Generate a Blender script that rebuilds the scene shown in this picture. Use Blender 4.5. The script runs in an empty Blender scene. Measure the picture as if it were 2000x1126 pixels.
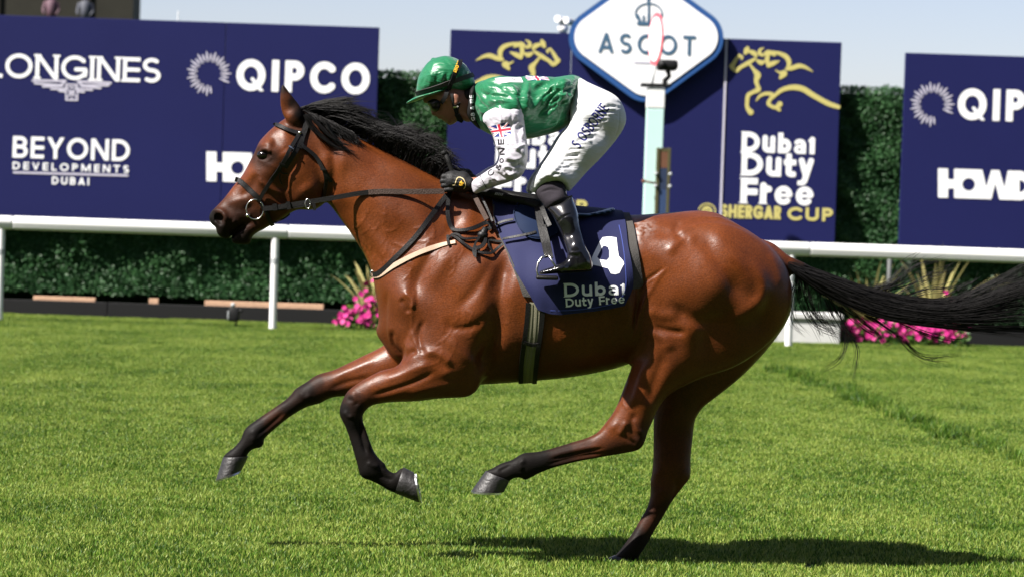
import bpy, bmesh, math, random
import numpy as np
from mathutils import Vector, Matrix
from mathutils.bvhtree import BVHTree

random.seed(7)
RNG = np.random.default_rng(7)
R = math.radians
sc = bpy.context.scene
col = sc.collection

# ------------------------------------------------------------------ camera
FPX, H_CAM, D_CAM = 5555.5, 1.40, 11.35          # focal length in photo pixels, eye height, distance of the horse
PITCH, ROLL = math.atan(149 / 5555.5), R(1.9)
r0 = np.array([1.0, 0, 0])
d0 = np.array([0, math.cos(PITCH), -math.sin(PITCH)])
u0 = np.array([0, math.sin(PITCH), math.cos(PITCH)])
cam_loc = np.array([0, -D_CAM, H_CAM])
cx_ = math.cos(ROLL) * r0 + math.sin(ROLL) * u0
cy_ = -math.sin(ROLL) * r0 + math.cos(ROLL) * u0
cam = bpy.data.cameras.new('camera')
cam.sensor_width = 36.0
cam.lens = FPX / 2000 * 36.0
cam.clip_start, cam.clip_end = 0.5, 4000
cam.dof.use_dof = True
cam.dof.focus_distance = D_CAM - 0.2
cam.dof.aperture_fstop = 5.0
co = bpy.data.objects.new('camera', cam)
col.objects.link(co)
m = Matrix(((cx_[0], cy_[0], -d0[0], 0), (cx_[1], cy_[1], -d0[1], -D_CAM), (cx_[2], cy_[2], -d0[2], H_CAM), (0, 0, 0, 1)))
co.matrix_world = m
sc.camera = co

# ------------------------------------------------------------------ sky, sun, exposure
SUN = np.array([0.78, 0.46, -1.0]); SUN /= np.linalg.norm(SUN)
world = bpy.data.worlds.new('World'); sc.world = world; world.use_nodes = True
wn = world.node_tree.nodes; wn.clear()
sky = wn.new('ShaderNodeTexSky'); sky.sky_type = 'NISHITA'; sky.sun_disc = False
sky.sun_elevation = math.asin(-SUN[2]); sky.sun_rotation = math.atan2(-SUN[0], -SUN[1])
sky.altitude = 1000
sky.air_density, sky.dust_density, sky.ozone_density = 0.8, 2.0, 1.5
bg = wn.new('ShaderNodeBackground'); bg.inputs['Strength'].default_value = 0.066
wo = wn.new('ShaderNodeOutputWorld')
tint = wn.new('ShaderNodeVectorMath'); tint.operation = 'MULTIPLY'; tint.inputs[1].default_value = (1.19, .99, .94)     # thin summer haze
world.node_tree.links.new(sky.outputs[0], tint.inputs[0]); world.node_tree.links.new(tint.outputs[0], bg.inputs[0]); world.node_tree.links.new(bg.outputs[0], wo.inputs[0])
sl = bpy.data.lights.new('sun', 'SUN'); sl.energy = 5.0; sl.angle = R(0.53); sl.color = (1.0, 0.955, 0.89)
so = bpy.data.objects.new('sun', sl); col.objects.link(so)
so.rotation_euler = Vector(SUN).to_track_quat('-Z', 'Y').to_euler(); so.location = (-20, -20, 30)
sc.view_settings.view_transform = 'Standard'; sc.view_settings.look = 'None'
sc.view_settings.gamma = 1; sc.view_settings.exposure = 1.25; sc.view_settings.use_curve_mapping = False

# ------------------------------------------------------------------ helpers
def W(px, py, Y=0.0):
    """a photo pixel seen at depth Y -> world point"""
    px = np.asarray(px, float); py = np.asarray(py, float)
    a = (px - 1000)[..., None]; b = (py - 563)[..., None]
    d = d0 * FPX + a * cx_ - b * cy_
    t = (Y + D_CAM) / d[..., 1:2]
    return cam_loc + d * t
def W1(px, py, Y=0.0):
    return Vector(W(px, py, Y))

def mat(name, color, rough=0.6, spec=0.5, metal=0.0, noise=0.0, nscale=30, bump=0.0, bscale=200, coat=0.0, sheen=0.0, trans=0.0):
    M = bpy.data.materials.new(name); M.use_nodes = True
    nt = M.node_tree; b = nt.nodes['Principled BSDF']
    b.inputs['Base Color'].default_value = (*color, 1); b.inputs['Roughness'].default_value = rough
    b.inputs['Specular IOR Level'].default_value = spec; b.inputs['Metallic'].default_value = metal
    b.inputs['Coat Weight'].default_value = coat; b.inputs['Coat Roughness'].default_value = 0.08
    b.inputs['Sheen Weight'].default_value = sheen
    tc = nt.nodes.new('ShaderNodeTexCoord')
    if noise:
        n = nt.nodes.new('ShaderNodeTexNoise'); n.inputs['Scale'].default_value = nscale; n.inputs['Detail'].default_value = 5
        nt.links.new(tc.outputs['Object'], n.inputs['Vector'])
        mx = nt.nodes.new('ShaderNodeMix'); mx.data_type = 'RGBA'
        mx.inputs[6].default_value = (*[c * (1 - noise) for c in color], 1)
        mx.inputs[7].default_value = (*[min(1, c * (1 + noise)) for c in color], 1)
        nt.links.new(n.outputs['Fac'], mx.inputs[0]); nt.links.new(mx.outputs[2], b.inputs['Base Color'])
    if bump:
        n2 = nt.nodes.new('ShaderNodeTexNoise'); n2.inputs['Scale'].default_value = bscale; n2.inputs['Detail'].default_value = 4
        nt.links.new(tc.outputs['Object'], n2.inputs['Vector'])
        bp = nt.nodes.new('ShaderNodeBump'); bp.inputs['Strength'].default_value = bump; bp.inputs['Distance'].default_value = 0.01
        nt.links.new(n2.outputs['Fac'], bp.inputs['Height']); nt.links.new(bp.outputs[0], b.inputs['Normal'])
    return M

def attr_node(nt, name):
    a = nt.nodes.new('ShaderNodeAttribute'); a.attribute_name = name; return a
def tag(o, label=None, cat=None, group=None, kind=None):
    if label: o['label'] = label
    if cat: o['category'] = cat
    if group: o['group'] = group
    if kind: o['kind'] = kind
    return o
def empty(name, loc, label, cat, group=None):
    o = bpy.data.objects.new(name, None); col.objects.link(o); o.location = loc
    o.empty_display_size = 0.1
    return tag(o, label, cat, group)
def obj(name, V, F, material, parent=None, smooth=True, attrs=None):
    me = bpy.data.meshes.new(name)
    V = np.asarray(V, dtype=np.float32).reshape(-1, 3)
    if isinstance(F, np.ndarray):
        n, k = F.shape
        me.vertices.add(len(V)); me.vertices.foreach_set('co', V.ravel())
        me.loops.add(n * k); me.loops.foreach_set('vertex_index', F.astype(np.int32).ravel())
        me.polygons.add(n); me.polygons.foreach_set('loop_start', np.arange(0, n * k, k, dtype=np.int32))
        me.update(calc_edges=True)
    else:
        me.from_pydata([tuple(v) for v in V.tolist()], [], [tuple(f) for f in F]); me.update()
    me.polygons.foreach_set('use_smooth', [smooth] * len(me.polygons))
    if attrs:
        for k, v in attrs.items():
            a = me.attributes.new(k, 'FLOAT', 'POINT'); a.data.foreach_set('value', np.asarray(v, np.float32))
    me.materials.append(material)
    o = bpy.data.objects.new(name, me); col.objects.link(o)
    if parent:
        o.parent = parent
        o.matrix_parent_inverse = Matrix.Translation(parent.location).inverted() if parent.parent is None else Matrix()
        if parent.parent is not None:
            o.matrix_parent_inverse = (parent.parent.matrix_world @ Matrix()).inverted() if False else Matrix.Translation(-TOTAL(parent))
    return o
def TOTAL(p):
    t = Vector((0, 0, 0))
    while p is not None:
        t += p.location + p.matrix_parent_inverse.to_translation(); p = p.parent
    return t

class MB:
    """collects shapes for ONE mesh object"""
    def __init__(s): s.v = []; s.f = []
    def add(s, V, F):
        b = len(s.v); s.v += [tuple(v) for v in V]; s.f += [tuple(i + b for i in f) for f in F]
    def box(s, lo, hi, bev=0.0):
        (x0, y0, z0), (x1, y1, z1) = lo, hi
        V = [(x0, y0, z0), (x1, y0, z0), (x1, y1, z0), (x0, y1, z0), (x0, y0, z1), (x1, y0, z1), (x1, y1, z1), (x0, y1, z1)]
        F = [(0, 3, 2, 1), (4, 5, 6, 7), (0, 1, 5, 4), (1, 2, 6, 5), (2, 3, 7, 6), (3, 0, 4, 7)]
        if bev:
            bm = bmesh.new(); vs = [bm.verts.new(v) for v in V]
            for f in F: bm.faces.new([vs[i] for i in f])
            bmesh.ops.bevel(bm, geom=bm.edges[:], offset=bev, segments=2, affect='EDGES', profile=0.5)
            bm.verts.index_update(); V = [tuple(v.co) for v in bm.verts]; F = [tuple(v.index for v in f.verts) for f in bm.faces]; bm.free()
        s.add(V, F)
    def tube(s, P, r, n=6, squash=None, cap=True, ref=None):
        """swept tube along points; r scalar or list; squash=(a,b) ellipse factors with b along the reference side"""
        P = [Vector(p) for p in P]; L = len(P)
        rs = [r] * L if not hasattr(r, '__len__') else list(r)
        V = []; F = []
        T = [(P[min(i + 1, L - 1)] - P[max(i - 1, 0)]).normalized() for i in range(L)]
        up = Vector(ref) if ref is not None else (Vector((0, -1, 0)) if abs(T[0].y) < 0.9 else Vector((0, 0, 1)))
        a, b = squash or (1, 1)
        for i in range(L):
            sd = T[i].cross(up)
            sd = sd.normalized() if sd.length > 1e-6 else Vector((1, 0, 0))
            u = sd.cross(T[i]).normalized()
            for q in range(n):
                an = 2 * math.pi * q / n
                V.append(P[i] + sd * (math.cos(an) * rs[i] * a) + u * (math.sin(an) * rs[i] * b))
            if ref is None: up = u
        for i in range(L - 1):
            for q in range(n):
                q2 = (q + 1) % n
                F.append((i * n + q, i * n + q2, (i + 1) * n + q2, (i + 1) * n + q))
        if cap:
            F.append(tuple(range(n - 1, -1, -1))); F.append(tuple(range((L - 1) * n, L * n)))
        s.add(V, F)
    def ball(s, c, r, n=10, m=7, sc3=(1, 1, 1)):
        V = [(c[0], c[1], c[2] + r * sc3[2])]; F = []
        for i in range(1, m):
            th = math.pi * i / m
            for q in range(n):
                ph = 2 * math.pi * q / n
                V.append((c[0] + r * sc3[0] * math.sin(th) * math.cos(ph), c[1] + r * sc3[1] * math.sin(th) * math.sin(ph), c[2] + r * sc3[2] * math.cos(th)))
        V.append((c[0], c[1], c[2] - r * sc3[2]))
        for q in range(n): F.append((0, 1 + q, 1 + (q + 1) % n))
        for i in range(m - 2):
            for q in range(n):
                a = 1 + i * n + q; b = 1 + i * n + (q + 1) % n
                F.append((a, a + n, b + n, b))
        e = len(V) - 1
        for q in range(n): F.append((e, e - n + (q + 1) % n, e - n + q))
        s.add(V, F)
    def build(s, name, material, parent=None, smooth=True):
        return obj(name, s.v, s.f, material, parent, smooth)

def smooth_by_angle(o, ang=35):
    """flat faces stay flat, round ones smooth"""
    me = o.data
    bm = bmesh.new(); bm.from_mesh(me)
    for e in bm.edges:
        e.smooth = not (len(e.link_faces) == 2 and e.calc_face_angle(0) > R(ang))
    bm.to_mesh(me); bm.free()
    return o

def spline(P, n=5, closed=False):
    """Catmull-Rom through points"""
    P = np.asarray(P, float); L = len(P); out = []
    rng = range(L) if closed else range(L - 1)
    for i in rng:
        if closed: p0, p1, p2, p3 = P[i - 1], P[i], P[(i + 1) % L], P[(i + 2) % L]
        else: p0, p1, p2, p3 = P[max(i - 1, 0)], P[i], P[i + 1], P[min(i + 2, L - 1)]
        for q in range(n):
            t = q / n
            out.append(0.5 * ((2 * p1) + (-p0 + p2) * t + (2 * p0 - 5 * p1 + 4 * p2 - p3) * t * t + (-p0 + 3 * p1 - 3 * p2 + p3) * t ** 3))
    if not closed: out.append(P[-1])
    return np.array(out)

# ------------------------------------------------------------------ solids grown from an outline with real thickness
def seg_dist(px, pz, A, B):
    ax, az = A; bx, bz = B
    dx, dz = bx - ax, bz - az
    t = np.clip(((px - ax) * dx + (pz - az) * dz) / (dx * dx + dz * dz + 1e-12), 0, 1)
    return np.hypot(px - ax - t * dx, pz - az - t * dz), t
def poly_sdf(X, Z, P):
    d = np.full(X.shape, 9e9); ins = np.zeros(X.shape, bool)
    for i in range(len(P)):
        A = P[i - 1]; B = P[i]
        s, _ = seg_dist(X, Z, A, B); d = np.minimum(d, s)
        c = (A[1] > Z) != (B[1] > Z)
        with np.errstate(divide='ignore', invalid='ignore'):
            xi = (B[0] - A[0]) * (Z - A[1]) / (B[1] - A[1] + 1e-15) + A[0]
        ins ^= c & (X < xi)
    return np.where(ins, -d, d)
def poisson(M, h):
    if min(M.shape) < 12:
        u = np.zeros(M.shape); its = 120
    else:
        c = poisson(M[::2, ::2], 2 * h)
        u = np.repeat(np.repeat(c, 2, 0), 2, 1)[:M.shape[0], :M.shape[1]] * M
        its = 50
    for _ in range(its):
        p = np.pad(u, 1)
        u = (0.25 * (p[2:, 1:-1] + p[:-2, 1:-1] + p[1:-1, 2:] + p[1:-1, :-2]) + 0.25 * h * h) * M
    return u
def blur(A, it=1):
    for _ in range(it):
        p = np.pad(A, 1, mode='edge')
        A = (p[1:-1, 1:-1] * 4 + 2 * (p[2:, 1:-1] + p[:-2, 1:-1] + p[1:-1, 2:] + p[1:-1, :-2]) + p[2:, 2:] + p[:-2, 2:] + p[2:, :-2] + p[:-2, :-2]) / 16
    return A
def idw(X, Z, C, power=1.5, eps=4e-4):
    C = np.asarray(C, float)
    if len(C) == 1: return np.full(X.shape, C[0, 2])
    num = np.zeros(X.shape); den = np.zeros(X.shape)
    for x, z, v in C:
        w = 1 / ((X - x) ** 2 + (Z - z) ** 2 + eps) ** power
        num += w * v; den += w
    return num / den
def pxz(P, Y):
    P = np.asarray(P, float); w = W(P[:, 0], P[:, 1], Y)
    return w[:, [0, 2]]

class Volume:
    """a voxel field of blended solids; mesh() turns its zero level into one continuous surface"""
    def __init__(s, px0, py0, px1, py1, y0, y1, vox):
        a = W(px0, py1, 0); b = W(px1, py0, 0)
        s.h = vox; s.o = np.array([min(a[0], W(px0, py0, 0)[0]), y0, min(a[2], W(px1, py1, 0)[2])])
        hi = np.array([max(b[0], W(px1, py1, 0)[0]), y1, max(b[2], W(px0, py0, 0)[2])])
        s.n = np.ceil((hi - s.o) / vox).astype(int) + 1
        s.F = np.full(tuple(s.n), 0.5, np.float32)
    def _merge(s, sl, f, k, sub=False):
        g = s.F[sl]
        if sub:
            s.F[sl] = np.maximum(g, -f); return
        if k <= 0: s.F[sl] = np.minimum(g, f)
        else:
            hh = np.clip(0.5 + 0.5 * (f - g) / k, 0, 1)
            s.F[sl] = f * (1 - hh) + g * hh - k * hh * (1 - hh)
    def outline(s, poly, T, y0, k=0.02, yref=None, n=4, pad=0.12, sub=False, sm=True):
        """poly: outline; T: (px,py,half thickness) points; y0: (px,py,centre depth) points"""
        if not hasattr(y0, '__len__'): y0 = [(0, 0, y0)]
        if yref is None: yref = float(np.mean([q[2] for q in y0]))
        P = pxz(poly, yref)
        if sm: P = spline(P, n, True)
        h = s.h
        lo = np.maximum(((P.min(0) - pad - s.o[[0, 2]]) / h).astype(int), 0)
        hi = np.minimum(((P.max(0) + pad - s.o[[0, 2]]) / h).astype(int) + 2, s.n[[0, 2]])
        X, Z = np.meshgrid(s.o[0] + h * np.arange(lo[0], hi[0]), s.o[2] + h * np.arange(lo[1], hi[1]), indexing='ij')
        sd = poly_sdf(X, Z, P)
        M = (sd < 0).astype(float)
        u = poisson(M, h)
        d = -sd
        # exact zero level on the outline, solved field deeper inside
        deep = (d > 1.6 * h)
        q = np.where(deep, u / np.maximum(d, 1e-6), 0); wq = deep.astype(float)
        for _ in range(6):
            nq = blur(q * wq); nw = blur(wq)
            fill = (~deep) & (nw > 1e-3)
            q = np.where(fill, nq / np.maximum(nw, 1e-6), q); wq = np.where(fill, np.minimum(1, nw * 3), wq)
        q = np.where(q <= 0, 0.02, q)
        lin = q * d
        w = np.clip((d - 1.6 * h) / (2.5 * h), 0, 1)
        u = np.where(d > 0, w * u + (1 - w) * lin, lin)
        Tp = pxz([(t[0], t[1]) for t in T], yref)
        cs = []
        for (x, z), t in zip(Tp, T):
            i = int(np.clip(round((x - X[0, 0]) / h), 0, X.shape[0] - 1)); j = int(np.clip(round((z - Z[0, 0]) / h), 0, X.shape[1] - 1))
            cs.append((x, z, t[2] / math.sqrt(max(2 * u[i, j], 4e-5))))
        S = idw(X, Z, cs)
        yp = pxz([(t[0], t[1]) for t in y0], yref)
        Y0 = idw(X, Z, [(x, z, t[2]) for (x, z), t in zip(yp, y0)])
        t2 = 2 * u * S * S
        gx, gz = np.gradient(t2, h)
        tm = math.sqrt(max(t2.max(), 1e-6))
        j0 = max(int((Y0.min() - tm - pad - s.o[1]) / h), 0); j1 = min(int((Y0.max() + tm + pad - s.o[1]) / h) + 2, s.n[1])
        ya = (s.o[1] + h * np.arange(j0, j1)).astype(np.float32)
        dy = ya[None, :, None] - Y0.astype(np.float32)[:, None, :]
        g2 = (gx * gx + gz * gz).astype(np.float32)[:, None, :]
        f = (dy * dy - t2.astype(np.float32)[:, None, :]) / np.sqrt(4 * dy * dy + g2 + 1e-6)
        so_ = np.maximum(sd, 0).astype(np.float32)[:, None, :]
        c_ = np.clip(so_ / 0.03, 0, 1)
        f = f + c_ * (np.maximum(f, np.sqrt(dy * dy + so_ * so_)) - f)
        s._merge((slice(lo[0], hi[0]), slice(j0, j1), slice(lo[1], hi[1])), f, k, sub)
        return s
    def capsule(s, P, r, k=0.01, sub=False):
        """chain of tapered capsules through world points"""
        P = [np.asarray(p, float) for p in P]
        rs = [r] * len(P) if not hasattr(r, '__len__') else list(r)
        h = s.h; pad = max(rs) + k + 2 * h
        A = np.array(P)
        lo = np.maximum(((A.min(0) - pad - s.o) / h).astype(int), 0); hi = np.minimum(((A.max(0) + pad - s.o) / h).astype(int) + 2, s.n)
        if (hi <= lo).any(): return s
        g = np.meshgrid(*[(s.o[c] + h * np.arange(lo[c], hi[c])).astype(np.float32) for c in range(3)], indexing='ij')
        f = None
        for i in range(len(P) - 1):
            a, b = P[i], P[i + 1]; ab = b - a
            t = np.clip(sum((g[c] - a[c]) * ab[c] for c in range(3)) / (ab @ ab + 1e-12), 0, 1)
            d = np.sqrt(sum((g[c] - a[c] - t * ab[c]) ** 2 for c in range(3))) - (rs[i] + (rs[i + 1] - rs[i]) * t)
            f = d if f is None else np.minimum(f, d)
        s._merge(tuple(slice(lo[c], hi[c]) for c in range(3)), f.astype(np.float32), k, sub)
        return s
    def mesh(s, smooth=5):
        F = s.F; ins = F < 0
        c = ins.astype(np.int8)
        cnt = sum(c[i:F.shape[0] - 1 + i, j:F.shape[1] - 1 + j, k:F.shape[2] - 1 + k] for i in (0, 1) for j in (0, 1) for k in (0, 1))
        act = (cnt > 0) & (cnt < 8)
        I = np.argwhere(act)
        idx = np.full(act.shape, -1, np.int32); idx[act] = np.arange(len(I))
        cor = [(i, j, k) for i in (0, 1) for j in (0, 1) for k in (0, 1)]
        val = {q: F[I[:, 0] + q[0], I[:, 1] + q[1], I[:, 2] + q[2]] for q in cor}
        acc = np.zeros((len(I), 3)); n = np.zeros(len(I))
        for a in cor:
            for ax in range(3):
                if a[ax] == 1: continue
                b = list(a); b[ax] = 1; b = tuple(b)
                va, vb = val[a], val[b]
                cr = (va < 0) != (vb < 0)
                t = np.where(cr, va / np.where(cr, va - vb, 1), 0)
                p = np.repeat(np.array(a, float)[None], len(I), 0); p[:, ax] += t
                acc += p * cr[:, None]; n += cr
        V = s.o + s.h * (I + acc / n[:, None])
        Q = []
        for ax in range(3):
            sl0 = [slice(None)] * 3; sl1 = [slice(None)] * 3
            sl0[ax] = slice(0, -1); sl1[ax] = slice(1, None)
            A0 = ins[tuple(sl0)]; A1 = ins[tuple(sl1)]
            E = np.argwhere(A0 != A1); fl = A0[tuple(E.T)]
            o1, o2 = [q for q in range(3) if q != ax]
            ok = (E[:, o1] > 0) & (E[:, o2] > 0) & (E[:, o1] < F.shape[o1] - 1) & (E[:, o2] < F.shape[o2] - 1)
            E = E[ok]; fl = fl[ok]
            def at(d1, d2):
                e = E.copy(); e[:, o1] -= d1; e[:, o2] -= d2
                return idx[tuple(e.T)]
            q = np.stack([at(1, 1), at(0, 1), at(0, 0), at(1, 0)], 1)
            if ax == 1: fl = ~fl
            q = np.where(fl[:, None], q, q[:, ::-1])
            Q.append(q)
        Q = np.concatenate(Q)
        Q = Q[(Q >= 0).all(1)]
        V = taubin(V, Q, smooth)
        return V, Q

def edges_of(Q):
    k = Q.shape[1]
    E = np.concatenate([Q[:, [i, (i + 1) % k]] for i in range(k)]); E.sort(axis=1)
    key = E[:, 0].astype(np.int64) * (Q.max() + 1) + E[:, 1]
    return E[np.unique(key, return_index=True)[1]]
def lap(V, E, deg, lam):
    n = len(V); out = np.empty_like(V)
    for c in range(3):
        a = np.bincount(E[:, 0], V[E[:, 1], c], n) + np.bincount(E[:, 1], V[E[:, 0], c], n)
        out[:, c] = V[:, c] + lam * (a / deg - V[:, c])
    return out
def taubin(V, Q, it=5):
    E = edges_of(Q); deg = np.maximum(np.bincount(E.ravel(), minlength=len(V)), 1)
    for _ in range(it):
        V = lap(V, E, deg, 0.55); V = lap(V, E, deg, -0.57)
    return V
def normals(V, Q):
    a = V[Q[:, 2]] - V[Q[:, 0]]; b = V[Q[:, 3 % Q.shape[1]]] - V[Q[:, 1]]
    N = np.cross(a, b); out = np.zeros_like(V)
    for i in range(Q.shape[1]):
        for c in range(3): out[:, c] += np.bincount(Q[:, i], N[:, c], len(V))
    return out / (np.linalg.norm(out, axis=1, keepdims=True) + 1e-12)

class Relief:
    """height strokes (mm) laid over the side view of a body: folds, muscle edges, veins"""
    def __init__(s, px0, py0, px1, py1, step=1.0):
        s.x0, s.y0, s.st = px0, py0, step
        s.X, s.Y = np.meshgrid(np.arange(px0, px1, step), np.arange(py0, py1, step), indexing='ij')
        s.H = np.zeros(s.X.shape)
    def stroke(s, P, w, amp, kind='g', n=5, taper=0.25):
        P = spline(P, n) if len(P) > 2 else np.asarray(P, float)
        pad = w * 3.2 + 4
        i0 = max(int((P[:, 0].min() - pad - s.x0) / s.st), 0); i1 = min(int((P[:, 0].max() + pad - s.x0) / s.st) + 1, s.X.shape[0])
        j0 = max(int((P[:, 1].min() - pad - s.y0) / s.st), 0); j1 = min(int((P[:, 1].max() + pad - s.y0) / s.st) + 1, s.X.shape[1])
        if i1 <= i0 or j1 <= j0: return s
        X = s.X[i0:i1, j0:j1]; Y = s.Y[i0:i1, j0:j1]
        best = np.full(X.shape, 9e9); par = np.zeros(X.shape); side = np.zeros(X.shape)
        L = np.r_[0, np.cumsum(np.hypot(*np.diff(P, axis=0).T))]
        for i in range(len(P) - 1):
            d, t = seg_dist(X, Y, P[i], P[i + 1])
            cr = (P[i + 1, 0] - P[i, 0]) * (Y - P[i, 1]) - (P[i + 1, 1] - P[i, 1]) * (X - P[i, 0])
            m_ = d < best
            best = np.where(m_, d, best); par = np.where(m_, L[i] + t * (L[i + 1] - L[i]), par); side = np.where(m_, np.sign(cr), side)
        tp = 1.0
        if taper > 0:
            r = par / L[-1]
            tp = np.clip(r / taper, 0, 1) * np.clip((1 - r) / taper, 0, 1); tp = tp * tp * (3 - 2 * tp)
        if kind == 'g': v = np.exp(-0.5 * (best / w) ** 2)
        else:                                     # 'e': a ledge, high on the right-hand side of the stroke
            sdist = best * side
            v = np.where(sdist > 0, np.exp(-sdist / w), 0) * np.clip(sdist / 3.0, 0, 1) + np.where(sdist <= 0, -0.25 * np.exp(sdist / (w * 0.3)), 0)
            v *= np.exp(-0.5 * (best / (w * 1.3)) ** 2)
        s.H[i0:i1, j0:j1] += amp * v * tp
        return s
    def blob(s, x, y, rx, ry, amp, rot=0):
        c, q = math.cos(R(rot)), math.sin(R(rot))
        dx, dy = s.X - x, s.Y - y
        a = (dx * c + dy * q) / rx; b = (-dx * q + dy * c) / ry
        s.H += amp * np.exp(-0.5 * (a * a + b * b)); return s
    def sample(s, px, py):
        fx = np.clip((px - s.x0) / s.st, 0, s.X.shape[0] - 1.001); fy = np.clip((py - s.y0) / s.st, 0, s.X.shape[1] - 1.001)
        i = fx.astype(int); j = fy.astype(int); a = fx - i; b = fy - j
        H = s.H
        return H[i, j] * (1 - a) * (1 - b) + H[i + 1, j] * a * (1 - b) + H[i, j + 1] * (1 - a) * b + H[i + 1, j + 1] * a * b
def to_px(V):
    d = V - cam_loc
    z = d @ d0; t = FPX / z
    return 1000 + (d @ cx_) * t, 563 - (d @ cy_) * t
def px_idw(px, py, C, power=2.0):
    return idw(px, py, C, power, 30.0)

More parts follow.
